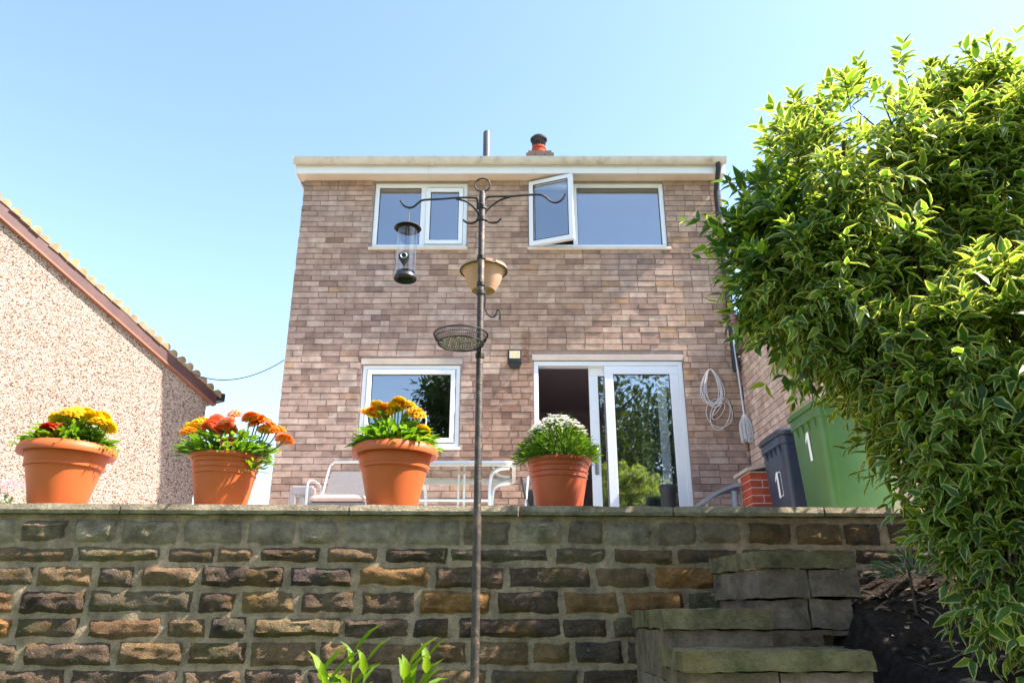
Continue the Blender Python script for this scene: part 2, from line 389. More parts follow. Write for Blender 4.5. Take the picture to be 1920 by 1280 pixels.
for k, h in enumerate([.128, .088, .112, .118, .105, .115, .12, .11, .12, .115]): rows.append((z-h, z-.018, k)); z -= h
for z0, z1, k in rows:
    x = X0 + rng.uniform(0, .2)
    while x < X1-.1:
        L = rng.choice([.20,.24,.28,.32,.36,.42,.5]) if k else rng.uniform(.2,.3)
        x1 = min(x+L, X1); mb = MB()
        dz = rng.uniform(-.012,.008)
        stone_mesh(mb, x+.004, x1-rng.uniform(.020,.040), z0+rng.uniform(0,.012), z1+dz*.5, 3.75-.004, rng.uniform(0,90), rough=rng.uniform(.006,.026))
        RW.part(mb, 'stone', M_stone_top if k == 0 and x < 1.0 else M_stone, True)
        x = x1
# coping slabs
x = X0
while x < X1:
    L = rng.uniform(.75,1.15); x1 = min(x+L, X1); mb = MB(); n_ = 14; ringf = []
    vv = []; fs = []
    for i in range(n_+1):
        xx = x+.004+(x1-x-.008)*i/n_; a = noise.noise(Vector((xx*7, 1, 2)))*.006; c = noise.noise(Vector((xx*15, 4, 2)))*.005
        yf = yw(xx)-.035+a*1.5
        vv += [(xx, yf+.006, ZC+.002+c), (xx, yf, ZC+.018), (xx, yf+.008, ZC+.047+a), (xx, yw(xx)+.33, ZC+.047+a), (xx, yw(xx)+.33, ZC+.002)]
    for i in range(n_):
        for k in range(5): fs.append((i*5+k, i*5+(k+1) % 5, (i+1)*5+(k+1) % 5, (i+1)*5+k))
    fs += [(0,1,2,3,4), tuple(n_*5+k for k in (4,3,2,1,0))]
    mb.add(vv, fs); RW.part(mb, 'coping_slab', M_coping, False); x = x1
ZCT = ZC + .05

# ------------------------------------------------------------ concrete block steps beside the wall
ST = Thing('block_steps', (1.0, 3.2, 0), 'stepped grey concrete blocks with mossy top slab against the stone wall', 'steps')
def block(x0, x1, y0, y1, z0, z1, m, hole=None, skew=0):
    mb = MB(); nx = max(3, int((x1-x0)/.022)); s = rng.uniform(0, 50)
    def pt(x, y, z):
        n_ = Vector((noise.noise(Vector((x*9+s, y*9, z*9))), noise.noise(Vector((x*9, y*9+s, z*9))), noise.noise(Vector((x*9, y*9, z*9+s)))))*.007 + Vector((noise.noise(Vector((x*31+s, y*31, z*31))), noise.noise(Vector((x*31, y*31+s, z*31))), noise.noise(Vector((x*31, y*31, z*31+s)))))*.005
        return Vector((x + skew*(y-y0), y, z)) + n_
    g = 6; ny = max(3, int((y1-y0)/.03)); faces = []
    def grid(fn, a, b):
        vv = [fn(i/a, j/b) for j in range(b+1) for i in range(a+1)]
        mb.add(vv, [(j*(a+1)+i, j*(a+1)+i+1, (j+1)*(a+1)+i+1, (j+1)*(a+1)+i) for j in range(b) for i in range(a)
                    if not (hole and fn is front and hole[0] <= (i+.5)/a <= hole[1] and hole[2] <= (j+.5)/b <= hole[3])])
    def front(u, v): return pt(x0+(x1-x0)*u, y0, z0+(z1-z0)*v)
    if hole: nx = 12
    grid(front, nx, 6 if hole else g)
    grid(lambda u, v: pt(x0, y1+(y0-y1)*u, z0+(z1-z0)*v), ny, g)
    grid(lambda u, v: pt(x1, y0+(y1-y0)*u, z0+(z1-z0)*v), ny, g)
    grid(lambda u, v: pt(x0+(x1-x0)*u, y0+(y1-y0)*v, z1), nx, ny)
    if hole:
        hx0 = x0+(x1-x0)*hole[0]; hx1 = x0+(x1-x0)*hole[1]; hz0 = z0+(z1-z0)*hole[2]; hz1 = z0+(z1-z0)*hole[3]
        mb.add([(hx0-.02,y0+.09,hz0-.02),(hx1+.02,y0+.09,hz0-.02),(hx1+.02,y0+.09,hz1+.02),(hx0-.02,y0+.09,hz1+.02)], [(0,1,2,3)])
    bm = ST.part(mb, 'block', m, True); return bm
h0 = E
block(1.04, 1.475, 3.33, 3.76, h0+.205, h0+.275, M_mossblock, skew=-.2)
block(1.05, 1.262, 3.34, 3.76, h0+.083, h0+.200, M_block, skew=-.2); block(1.268, 1.478, 3.335, 3.76, h0+.085, h0+.199, M_block)
block(1.07, 1.255, 3.36, 3.76, h0-.040, h0+.077, M_block, skew=-.2); block(1.262, 1.44, 3.355, 3.76, h0-.038, h0+.078, M_block)
block(1.07, 1.46, 3.35, 3.76, h0-.16, h0-.046, M_block, hole=(.58,.8,.49,.84)); block(1.07, 1.47, 3.36, 3.76, h0-.40, h0-.165, M_block)
block(.565, .975, 2.98, 3.74, h0-.035, h0+.036, M_mossblock); block(.575, .97, 3.0, 3.74, h0-.21, h0-.04, M_block); block(.575, .98, 2.99, 3.74, h0-.45, h0-.215, M_block)
block(.54, 1.155, 2.58, 2.975, h0-.155, h0-.097, M_mossblock); block(.56, .85, 2.6, 2.975, h0-.33, h0-.16, M_block); block(.857, 1.15, 2.6, 2.975, h0-.33, h0-.16, M_block)
block(.56, 1.15, 2.6, 2.975, 0, h0-.335, M_block); block(.575, .98, 3.0, 3.74, 0, h0-.455, M_block); block(1.07, 1.47, 3.36, 3.76, 0, h0-.405, M_block)

# ------------------------------------------------------------ the brick house
HX0, HX1 = -2.675, 2.675; HZ1 = E + 5.30
H = Thing('brick_house', (0, D, ZT), 'two storey tan brick house with white windows, sliding patio door and cream eaves', 'house')
OPEN = {'w1': (-1.76,-.565,E+4.33,E+5.27), 'w2': (.21,1.946,E+4.33,E+5.27), 'w3': (-1.755,-.60,E+1.81,E+2.80), 'door': (.25,2.005,ZT+.20,E+2.85)}
LINT = [(-1.775,-.58,E+2.80,E+2.875), (.235,2.02,E+2.85,E+2.925)]
holes = list(OPEN.values())
def slabwall(mb, x0, x1, z0, z1, y0, y1, hs):
    xs = sorted({x0, x1, *[a for h in hs for a in h[:2]]}); zs = sorted({z0, z1, *[a for h in hs for a in h[2:]]})
    for i in range(len(xs)-1):
        j = 0
        for j in range(len(zs)-1):
            cx = (xs[i]+xs[i+1])/2; cz = (zs[j]+zs[j+1])/2
            if any(h[0] < cx < h[1] and h[2] < cz < h[3] for h in hs): continue
            mb.box((xs[i], y0, zs[j]), (xs[i+1], y1, zs[j+1]))
mb = MB(); slabwall(mb, HX0+.004, HX1, ZT, HZ1-.002, D+.004, D+.25, holes)
mb.box((HX0+.004, D+.25, ZT), (HX0+.2, D+6.5, HZ1)); mb.box((HX1-.2, D+.25, ZT), (HX1, D+6.5, HZ1)); mb.box((HX0+.2, D+6.3, ZT), (HX1-.2, D+6.5, HZ1))
wall = H.part(mb, 'wall', M_mortar)
unit = MB().box((-.5,-.5,-.5), (.5,.5,.5)); unit_me = bpy.data.meshes.new('brick'); unit_me.from_pydata(unit.v, [], unit.f); unit_me.materials.append(M_brick)
unit_in = unit_me.copy(); unit_in.materials.clear(); unit_in.materials.append(M_brick_in)
solid = holes + LINT
bricks = []
nrow = int((HZ1-ZT)/.075)
for r in range(nrow+1):
    z0 = HZ1 - (r+1)*.075 + .005; z1 = z0 + .065
    if z0 < ZT: continue
    x = HX0 - (.1125 if r % 2 else 0) + rng.uniform(-.02,.02)
    while x < HX1:
        zone = -.60 < x < .25 and z1 < E+2.74
        L = (.1025 if rng.random() < .45 else .215) if zone else (.1025 if rng.random() < .06 else .215)
        a, b = max(x, HX0), min(x+L, HX1); x += L+.007+rng.uniform(-.002,.002)
        segs = [(a, b)]
        for h in solid:
            if z1 > h[2]-.004 and z0 < h[3]+.004:
                ns = []
                for s0, s1 in segs:
                    if s1 <= h[0] or s0 >= h[1]: ns.append((s0, s1)); continue
                    if s0 < h[0]: ns.append((s0, h[0]-.004))
                    if s1 > h[1]: ns.append((h[1]+.004, s1))
                segs = ns
        for s0, s1 in segs:
            if s1-s0 > .025: bricks.append((s0, s1, z0+rng.uniform(-.002,.002), z1+rng.uniform(-.002,.002), rng.uniform(.003,.013), zone))
vis = sorted([b for b in bricks if b[2] > E+1.22], key=lambda b: b[2])
part_set = set(vis[:300])
for b in vis[:300]:
    o = bpy.data.objects.new('brick', unit_in if b[5] else unit_me); COL.objects.link(o); o.parent = wall
    o.location = ((b[0]+b[1])/2, D-b[4]+.03, (b[2]+b[3])/2); o.scale = (b[1]-b[0], .06, b[3]-b[2]); o.rotation_euler = (rng.uniform(-.02,.02), 0, rng.uniform(-.012,.012))
def brick_stuff(lst, name, m, parent, fn):
    mb = MB(); tint = []
    for b in lst: fn(mb, b); tint += [rng.random()]*8
    o = mb.build(name, m); o.parent = parent; o['kind'] = 'stuff'
    at = o.data.attributes.new('tint', 'FLOAT', 'POINT'); at.data.foreach_set('value', tint); return o
rest = [b for b in bricks if b not in part_set]
fn = lambda mb, b: mb.box((b[0], D-b[4], b[2]), (b[1], D+.03, b[3]))
brick_stuff([b for b in rest if not b[5]], 'brick_courses', M_brick, wall, fn)
brick_stuff([b for b in rest if b[5]], 'infill_brick_courses', M_brick_in, wall, fn)
for l in LINT: H.part(MB().box((l[0], D-.008, l[2]), (l[1], D+.1, l[3]-.003)), 'lintel', M_lintel, bevel=.004)

def ring_frame(mb, x0, x1, z0, z1, w, y0, y1, wb=None):
    wb = wb or w
    mb.box((x0, y0, z0), (x1, y1, z0+wb)); mb.box((x0, y0, z1-w), (x1, y1, z1))
    mb.box((x0, y0, z0+wb), (x0+w, y1, z1-w)); mb.box((x1-w, y0, z0+wb), (x1, y1, z1-w)); return mb
def pane(x0, x1, z0, z1, y, under, m=None):
    o = MB().box((x0, y, z0), (x1, y+.006, z1)).build('pane', m or M_glass); o.parent = under
    s = ring_frame(MB(), x0-.002, x1+.002, z0-.002, z1+.002, .010, y-.005, y+.010).build('seal', M_seal); s.parent = under
def sub(mb, name, m, under, bevel=.004):
    o = mb.build(name, m, None, False, bevel); o.parent = under; return o
def window(key):
    x0, x1, z0, z1 = OPEN[key]
    return x0, x1, z0, z1, H.part(ring_frame(MB(), x0+.003, x1-.003, z0+.003, z1, .055, D+.018, D+.085), 'window', M_upvc, bevel=.005)
# upper left window
x0, x1, z0, z1, w = window('w1'); xm = -1.13
sub(MB().box((xm-.035, D+.020, z0+.058), (xm+.035, D+.083, z1-.055)), 'mullion', M_upvc, w)
pane(x0+.058, xm-.035, z0+.058, z1-.055, D+.05, w)
sa = sub(ring_frame(MB(), xm+.037, x1-.060, z0+.060, z1-.075, .052, D-.004, D+.06), 'sash', M_upvc, w)
pane(xm+.089, x1-.112, z0+.112, z1-.127, D+.03, w)
sub(MB().box((xm+.037, D+.03, z1-.073), (x1-.060, D+.06, z1-.057)), 'vent_strip', M_wood, w, 0)
sub(MB().box((x0-.03, D-.04, z0-.035), (x1+.01, D+.03, z0+.001)), 'sill', M_cream, w)
# upper right window with a sash swung open
x0, x1, z0, z1, w = window('w2'); xm = .80
sub(MB().box((xm-.03, D+.020, z0+.058), (xm+.03, D+.083, z1-.055)), 'mullion', M_upvc, w)
pane(xm+.03, x1-.058, z0+.058, z1-.055, D+.05, w)
sw, shh = xm-.0-x0-.01, z1-z0-.02
mb = ring_frame(MB(), 0, sw, 0, shh, .062, -.03, .03); sa = sub(mb, 'sash', M_upvc, w, .005)
sa.location = (x0+.012, D-.01, z0+.01); sa.rotation_euler = (0, 0, -R(21))
g = MB().box((.06, -.003, .06), (sw-.06, .003, shh-.06)).build('pane', M_glass); g.parent = w; g.location = sa.location; g.rotation_euler = sa.rotation_euler
g = ring_frame(MB(), .059, sw-.059, .059, shh-.059, .009, -.031, -.02).build('seal', M_seal); g.parent = w; g.location = sa.location; g.rotation_euler = sa.rotation_euler
sub(MB().box((x0-.02, D-.04, z0-.035), (x1+.03, D+.03, z0+.001)), 'sill', M_cream, w)
# lower window
x0, x1, z0, z1, w = window('w3')
sa = sub(ring_frame(MB(), x0+.062, x1-.062, z0+.062, z1-.062, .052, D+.0, D+.065), 'sash', M_upvc, w)
pane(x0+.114, x1-.114, z0+.114, z1-.114, D+.035, w)
s_ = sub(ring_frame(MB(), x0+.057, x1-.057, z0+.057, z1-.057, .006, D+.012, D+.03), 'gasket', M_seal, w, 0)
sub(MB().box((x0-.01, D-.035, z0-.028), (x1+.01, D+.03, z0+.001)), 'sill', M_upvc, w)
# sliding patio door
x0, x1, z0, z1 = OPEN['door']
dr = H.part(ring_frame(MB(), x0+.003, x1-.003, z0, z1-.002, .055, D+.012, D+.14), 'patio_door', M_upvc, bevel=.005)
xm = 1.085
fx = sub(ring_frame(MB(), xm, x1-.058, z0+.058, z1-.058, .10, D+.020, D+.07), 'fixed_panel', M_upvc, dr)
pane(xm+.10, x1-.158, z0+.158, z1-.158, D+.045, dr)
s0 = .905
sl_ = sub(ring_frame(MB(), s0, x1-.2, z0+.058, z1-.058, .105, D+.085, D+.13), 'sliding_panel', M_upvc, dr)
pane(s0+.105, x1-.305, z0+.163, z1-.163, D+.105, dr)
hz = z0+.98
sub(MB().box((s0+.030, D+.070, hz-.16), (s0+.075, D+.086, hz+.16)), 'handle_plate', M_steel, dr, .006)
hb = MB().tube(catmull([(s0+.055, D+.075, hz+.13), (s0+.06, D+.03, hz+.12), (s0+.06, D+.02, hz), (s0+.06, D+.03, hz-.12), (s0+.055, D+.075, hz-.13)], 5), .011, 8).build('handle', M_steel, dr, True)
# net curtain behind the fixed glass
vv = []; fs = []; n_ = 60
for i in range(n_+1):
    x = 1.50+(.38)*i/n_; y = D+.24+.03*math.sin(i*1.25)+.012*math.sin(i*2.9)
    vv += [(x, y, z0+.02), (x, y+.01, z1-.1)]
for i in range(n_): fs.append((2*i, 2*i+2, 2*i+3, 2*i+1))
H.part(MB().add(vv, fs), 'curtain', M_curtain, True)
# rooms behind the openings
mb = MB()
def room(mb, xa, xb, za, zb, ya, yb):
    v = [(xa,ya,za),(xb,ya,za),(xb,yb,za),(xa,yb,za),(xa,ya,zb),(xb,ya,zb),(xb,yb,zb),(xa,yb,zb)]
    mb.add(v, [(0,1,2,3),(4,7,6,5),(1,5,6,2),(2,6,7,3),(3,7,4,0)])
room(mb, HX0+.21, -.03, E+3.4, HZ1-.03, D+.252, D+3.2); room(mb, -.02, HX1-.21, E+3.4, HZ1-.03, D+.252, D+3.2)
room(mb, HX0+.21, -.03, ZT+.15, E+3.2, D+.252, D+3.6); room(mb, -.02, HX1-.21, ZT+.15, E+3.2, D+.252, D+3.6)
H.part(mb, 'room_interior', M_room)
# eaves: soffit, fascia, gutter
YF = D-.19; GX0, GX1 = HX0-.075, HX1+.03
H.part(MB().box((GX0+.02, YF+.012, HZ1), (GX1, D+.02, HZ1+.012)), 'soffit', M_cream)
fa = H.part(MB().box((GX0+.02, YF-.008, HZ1-.012), (GX1, YF+.012, HZ1+.13)), 'fascia', M_upvc, bevel=.003)
for x in (-1.06, .27, 1.6): sub(MB().box((x-.002, YF-.0095, HZ1-.012), (x+.002, YF-.007, HZ1+.13)), 'fascia_joint', M_gutter, fa, 0)
sub(MB().add([(GX0, YF-.01, HZ1-.012),(GX0, D+.3, HZ1-.012),(GX0, D+.3, HZ1+.13+.15),(GX0, YF-.01, HZ1+.13),(GX0+.02, YF-.01, HZ1-.012),(GX0+.02, D+.3, HZ1-.012),(GX0+.02, D+.3, HZ1+.28),(GX0+.02, YF-.01, HZ1+.13)],
   [(0,3,2,1),(4,5,6,7),(0,1,5,4),(1,2,6,5),(2,3,7,6),(3,0,4,7)]), 'bargeboard', M_upvc, fa, 0)
gy, gz, gr = YF-.065, HZ1+.165, .058
vv = []; fs = []; n_ = 12
for ix, x in enumerate((GX0-.005, GX1)):
    for rr in (gr, gr-.005):
        for k in range(n_+1):
            a = math.pi + math.pi*k/n_; vv.append((x, gy+rr*math.cos(a), gz+rr*math.sin(a)*1.35))
m_ = n_+1
for k in range(n_):
    fs.append((k, k+1, 2*m_+k+1, 2*m_+k)); fs.append((m_+k, 3*m_+k, 3*m_+k+1, m_+k+1))
fs += [(0, 2*m_, 3*m_, m_), (n_, m_+n_, 3*m_+n_, 2*m_+n_)]
gu = H.part(MB().add(vv, fs), 'gutter', M_gutter, True)
def gbr(x, w, r=gr+.006):
    mb = MB(); pts = [(x, gy+r*math.cos(math.pi+math.pi*k/12), gz+r*1.33*math.sin(math.pi+math.pi*k/12)) for k in range(13)]
    vv = []; fs = []
    for p in pts: vv += [(p[0]-w, p[1], p[2]), (p[0]+w, p[1], p[2])]
    for k in range(12): fs.append((2*k, 2*k+1, 2*k+3, 2*k+2))
    return mb.add(vv, fs)
for x in (-2.45, -1.75, -.18, .62, 1.38, 2.05): o = gbr(x, .012).build('gutter_bracket', M_gutter, gu, True)
for x in (-1.07, -1.0): gbr(x, .018, gr+.009).build('gutter_joint', M_gutter, gu, True)
e_ = MB(); e_.add([(GX0-.007, gy+(gr+.004)*math.cos(math.pi+math.pi*k/12), gz+(gr+.004)*1.35*math.sin(math.pi+math.pi*k/12)) for k in range(13)], [tuple(range(13))]); e_.build('end_cap', M_gutter, gu)
dp = H.part(MB().tube([(GX1-.10, gy, gz-.06), (GX1-.10, gy, gz-.14), (GX1-.10, D-.05, gz-.36), (GX1-.10, D-.05, ZT+2.2)], .034, 12), 'downpipe', M_black, True)
# roof, chimney, vent pipe
yr = D+3.4; pit = math.tan(R(22)); rz = gz+.03
def rf(y): return rz + (y-(YF-.05))*pit
mb = MB(); yb = 2*yr-(YF-.05)
mb.add([(GX0-.01, YF-.05, rz), (GX1, YF-.05, rz), (GX1, yr, rf(yr)), (GX0-.01, yr, rf(yr)), (GX0-.01, yb, rz), (GX1, yb, rz),
        (GX0-.01, YF-.05, rz-.03), (GX1, YF-.05, rz-.03), (GX1, yr, rf(yr)-.04), (GX0-.01, yr, rf(yr)-.04), (GX0-.01, yb, rz-.03), (GX1, yb, rz-.03)],
       [(0,1,2,3), (3,2,5,4), (7,6,9,8), (8,9,10,11), (1,0,6,7), (0,3,9,6), (3,4,10,9), (1,7,8,2), (2,8,11,5)])
roof = H.part(mb, 'roof', M_roof)
cc = P(1011, 293, D+2.6); zt = P(1011, 286, D+2.27).z
mb = MB(); cb = rf(D+2.6)-.1
mb.box((cc.x-.225, D+2.45, cb), (cc.x+.225, D+2.9, zt-.07)); ch = H.part(mb, 'chimney', M_brick, under=roof)
for k, (w_, za, zb) in enumerate([(.235, zt-.068, zt-.004), (.20, zt, zt+.06)]):
    n_ = 3
    for i in range(n_):
        a = cc.x-w_+2*w_*i/n_; MB().box((a+.004, D+2.5-w_, za), (a+2*w_/n_-.004, D+2.9, zb)).build('chimney_brick', M_roof, roof)
zp = zt+.06; pc = (cc.x+.0, D+2.7, 0)
MB().lathe([(.0,zp),(.125,zp),(.118,zp+.06),(.112,zp+.28),(.125,zp+.29),(.12,zp+.33),(.0,zp+.33)], pc, 24).build('chimney_pot', M_redbrick, roof, True)
mb = MB().lathe([(.0,zp+.50),(.145,zp+.475),(.15,zp+.50),(.10,zp+.555),(0,zp+.575)], pc, 24)
for k in range(14): a = 2*math.pi*k/14; mb.tube([(pc[0]+.105*math.cos(a), pc[1]+.105*math.sin(a), zp+.3), (pc[0]+.115*math.cos(a), pc[1]+.115*math.sin(a), zp+.5)], .008, 5)
mb.build('cowl', M_iron, roof, True)
vp = P(913, 247, D+1.2); mb = MB().lathe([(.055, rf(D+1.2)-.1), (.055, vp.z-.03), (.045, vp.z-.005), (0, vp.z)], (vp.x, vp.y, 0), 16); mb.build('vent_pipe', M_ventgrey, roof, True)
# lower brick wing at the right
WG = Thing('brick_wing', (HX1+1.2, 7.4, ZT), 'pale pink brick side wing meeting the house corner behind the shrub', 'wing')
wy0, wz1 = 6.2, E+2.9
mb = MB().box((HX1+.012, wy0+.01, ZT), (HX1+3, D+3, wz1)); ww = WG.part(mb, 'wall', M_mortar)
lst = []
for r in range(int((wz1-ZT)/.075)):
    z0 = ZT+.005+r*.075; y = wy0-(.11 if r % 2 else 0)
    while y < D-.02:
        a, b = max(y, wy0), min(y+.215, D-.015); y += .224
        if b-a > .03: lst.append((a, b, z0, z0+.066))
brick_stuff(lst, 'brick_courses', M_paleb, ww, lambda mb, b: mb.box((HX1+.003, b[0], b[2]), (HX1+.05, b[1], b[3])))
WG.part(MB().box((HX1-.06, wy0-.1, wz1), (HX1+3.1, D-.02, wz1+.12)), 'roof_edge', M_roof)

# ------------------------------------------------------------ pebbledashed neighbour
na = R(35); dn = Vector((math.sin(na), math.cos(na), 0)); n0 = Vector((-3.97, 8.55, 0)); nn = Vector((dn.y, -dn.x, 0))   # nn faces the camera side
NE = n0 + dn*.381; sl_n = (3.84-2.52)/2.596
def npt(s, z, off=0): return n0 + dn*s + nn*off + Vector((0,0,z))
def vz(s): return E + 2.52 + (.381-s)*sl_n      # underside of the verge
N = Thing('pebbledash_house', NE + Vector((0,0,ZT)), 'pebbledashed neighbouring house gable with brown bargeboard and lichen covered tiles', 'house')
S0 = -6.0
mb = MB(); bk = -5.0
mb.add([npt(S0,0), npt(.381,0), npt(.381,vz(.381)+.03), npt(S0,vz(S0)+.03), npt(S0,0,bk), npt(.381,0,bk), npt(.381,vz(.381)+.03,bk), npt(S0,vz(S0)+.03,bk)],
       [(0,1,2,3),(1,5,6,2),(5,4,7,6),(4,0,3,7)])
N.part(mb, 'gable_wall', M_pebble)
def nbeam(mb, sa, sb, za, zb, oa, ob):
    mb.add([npt(sa, vz(sa)+za, oa), npt(sb, vz(sb)+za, oa), npt(sb, vz(sb)+za, ob), npt(sa, vz(sa)+za, ob), npt(sa, vz(sa)+zb, oa), npt(sb, vz(sb)+zb, oa), npt(sb, vz(sb)+zb, ob), npt(sa, vz(sa)+zb, ob)],
           [(0,3,2,1),(4,5,6,7),(0,1,5,4),(1,2,6,5),(2,3,7,6),(3,0,4,7)]); return mb
bb = N.part(nbeam(MB(), S0, .48, .0, .135, .002, .045), 'bargeboard', M_barge)
nbeam(MB(), S0, .46, -.022, .002, .003, .055).build('lower_trim', M_bargelip, bb)
rfm = nbeam(MB(), S0, .52, .14, .16, .03, bk); nr = N.part(rfm, 'roof', M_roof)
pv = math.atan(sl_n); s = S0; k = 0
tm = MB(); n_ = 8; vv = []; fs = []           # one verge tile: a roll running back into the roof
for yy in (0, .45):
    for j in range(n_+1):
        a = math.pi*j/n_; vv.append((-.052*math.cos(a), -yy, .050*math.sin(a)))
    vv += [(.06, -yy, -.02), (-.06, -yy, -.02)]
m_ = n_+3
for j in range(m_): fs.append((j, (j+1) % m_, m_+(j+1) % m_, m_+j))
fs += [tuple(range(m_))[::-1], tuple(m_+j for j in range(m_))]
tme = bpy.data.meshes.new('verge_tile'); tme.from_pydata(vv, [], fs); tme.materials.append(M_verge)
while s < .50:
    o = bpy.data.objects.new('verge_tile', tme); COL.objects.link(o); o.parent = nr
    ax = (dn - Vector((0,0,sl_n))).normalized(); ay = nn; az = ax.cross(ay)
    if az.z < 0: az = -az
    mt = Matrix((ax, ay, az)).transposed().to_4x4(); mt.translation = npt(s, vz(s)+.155+rng.uniform(-.006,.006), .06+rng.uniform(-.012,.012))
    o.matrix_basis = mt @ Matrix.Rotation(rng.uniform(-.08,.08), 4, 'Y') @ Matrix.Diagonal((1, 1, rng.uniform(.9,1.25), 1))
    s += .108; k += 1
g0 = npt(.53, vz(.381)+.02, .05); g1 = npt(.53, vz(.381)+.02, bk)
mb = MB(); 
mb.add([g0+dn*a+Vector((0,0,b)) for a, b in ((-.03,0),(.06,0),(.06,.10),(-.03,.10))] + [g1+dn*a+Vector((0,0,b)) for a, b in ((-.03,0),(.06,0),(.06,.10),(-.03,.10))], [(0,1,2,3),(4,7,6,5),(0,4,5,1),(1,5,6,2),(3,2,6,7),(0,3,7,4)])
N.part(mb, 'gutter', M_black)
ca = P(365, 702, 8.6); cb_ = P(533, 675, D-.02); pts = []
for i in range(25):
    t = i/24; p = ca.lerp(cb_, t); p.z -= .19*4*t*(1-t)*(.75+.0*t); pts.append(p)
tag(MB().tube(pts, .006, 6).build('overhead_cable', M_wire, None, True), 'thin dark cable sagging from the pebbledash roof to the brick house', 'cable')

# ------------------------------------------------------------ leaves and plants
def leaf_template():
    v = np.array([(0,0,0),(.34,0,-.035),(.70,0,-.045),(1.05,0,-.15),(.32,.225,.055),(.68,.135,.03),(.32,-.225,.055),(.68,-.135,.03)], float)
    f = [(0,1,4),(1,2,5,4),(2,3,5),(0,6,1),(1,6,7,2),(2,7,3)]
    e = np.array([.55,0,0,1,1,1,1,1.])
    return v, f, e
LV, LF, LE = leaf_template()
def frames(dirs, ups):
    x = dirs/np.linalg.norm(dirs, axis=1, keepdims=True); z = ups - (ups*x).sum(1, keepdims=True)*x
    z /= np.maximum(np.linalg.norm(z, axis=1, keepdims=True), 1e-6); y = np.cross(z, x); return np.stack([x, y, z], 2)
def leaves_mesh(name, pos, dirs, ups, size, width=1.0, tint=None, var=None):
    n = len(pos); Fm = frames(np.array(dirs, float), np.array(ups, float)); size = np.array(size, float)
    T = LV*np.array([1, width, 1]); v = np.einsum('nij,kj->nki', Fm, T)*size[:,None,None] + np.array(pos)[:,None,:]
    k = len(LV); faces = [tuple(i+j*k for i in f) for j in range(n) for f in LF]
    me = bpy.data.meshes.new(name); me.from_pydata(v.reshape(-1,3).tolist(), [], faces)
    me.attributes.new('edge', 'FLOAT', 'POINT').data.foreach_set('value', (np.tile(LE, n) if var is None else (LE[None,:]*var[:,None]).ravel()))
    tint = np.random.RandomState(n).rand(n) if tint is None else tint
    me.attributes.new('tint', 'FLOAT', 'POINT').data.foreach_set('value', np.repeat(tint, k))
    me.polygons.foreach_set('use_smooth', [True]*len(me.polygons)); return me
def link(name, me, m, parent=None):
    o = bpy.data.objects.new(name, me); COL.objects.link(o); me.materials.append(m)
    if parent: o.parent = parent
    return o

# the big variegated shrub
nr_ = np.random.RandomState(3)
blobs = []
for px, py, Y, r, sq in [(1600,410,3.15,.53,1.0), (1515,505,3.1,.38,1.0), (1700,310,3.2,.47,.9), (1870,345,3.1,.50,1.0), (1800,480,3.2,.62,1.0), (1560,560,3.0,.36,.85), (1720,620,2.95,.38,.9),
                        (1830,800,2.72,.33,1.0), (1890,690,2.7,.46,1.0), (1915,930,2.6,.33,1.1), (1850,960,2.65,.18,1.0), (1885,1080,2.55,.15,1.1), (1960,560,2.9,.5,1.0)]:
    c = P(px, py, Y); blobs.append((c, r, sq))
def inside(p, shrink=0):
    for c, r, sq in blobs:
        d = Vector((p[0]-c.x, p[1]-c.y, (p[2]-c.z)/sq))
        if d.length < r-shrink: return True
    return False
pos = []; dirs = []; ups = []; size = []
shoots = []
tot = sum(r*r for _, r, _ in blobs)
for c, r, sq in blobs:
    cnt = int(9500*r*r/tot)
    for _ in range(cnt):
        d = nr_.normal(size=3); d /= np.linalg.norm(d)
        if d[1] > .5 and nr_.rand() < .8: continue
        rr = r*(1 - abs(nr_.normal())*.16)
        nz = noise.noise(Vector(d.tolist())*2.3 + c*3)*.16*r*2
        p = np.array(c) + d*np.array([1,1,sq])*(rr+nz-.10)
        if inside(p, .22) and nr_.rand() > .22: continue
        if noise.noise(Vector((p*2.6).tolist()) + Vector((3,1,7))) < -.17 and nr_.rand() < .9: continue
        shoots.append((p, d))
# long young shoots that stand clear of the outline
for c, r, sq in blobs[:6]:
    for _ in range(20):
        d = nr_.normal(size=3); d[2] = abs(d[2])*1.2+.2; d[0] -= .35; d /= np.linalg.norm(d)
        p = np.array(c) + d*np.array([1,1,sq])*(r*.93)
        if not inside(p, .10): shoots.append((p, d)); shoots.append((p + d*.06, d))
stems = MB()
for p, d in shoots:
    L = nr_.uniform(.10,.24); up_ = d[2]
    g = np.array([0,0,1.0]) if up_ > .15 else np.array([0,0,-.75])
    ax = d*1.0 + g*nr_.uniform(.2,.9) + nr_.normal(size=3)*.35; ax /= np.linalg.norm(ax)
    q0 = np.array(p); npairs = nr_.randint(3,6); side = np.cross(ax, nr_.normal(size=3)); side /= np.linalg.norm(side)
    pts = []
    for k in range(npairs):
        t = (k+1)/npairs; droop = np.array([0,0,-1.0])*(t*t)*.06
        q = q0 + ax*L*t + droop; pts.append(q)
        sd_ = side if k % 2 == 0 else np.cross(ax, side)
        for s_ in (1, -1):
            out = sd_*s_*.8 + ax*(.45+.5*t) + np.array([0,0,-.25]) + nr_.normal(size=3)*.18
            pos.append(q); dirs.append(out); ups.append(np.array([0,0,1.0])*.8 + d*.8 + nr_.normal(size=3)*.3); size.append(nr_.uniform(.056,.108)*(1.1-.35*t if k == npairs-1 else 1))
    if nr_.rand() < .5: stems.tube([Vector(q0.tolist()), Vector(pts[-1].tolist())], .0022, 3, cap=False)
pos = np.array(pos); dirs = np.array(dirs); ups = np.array(ups); size = np.array(size)
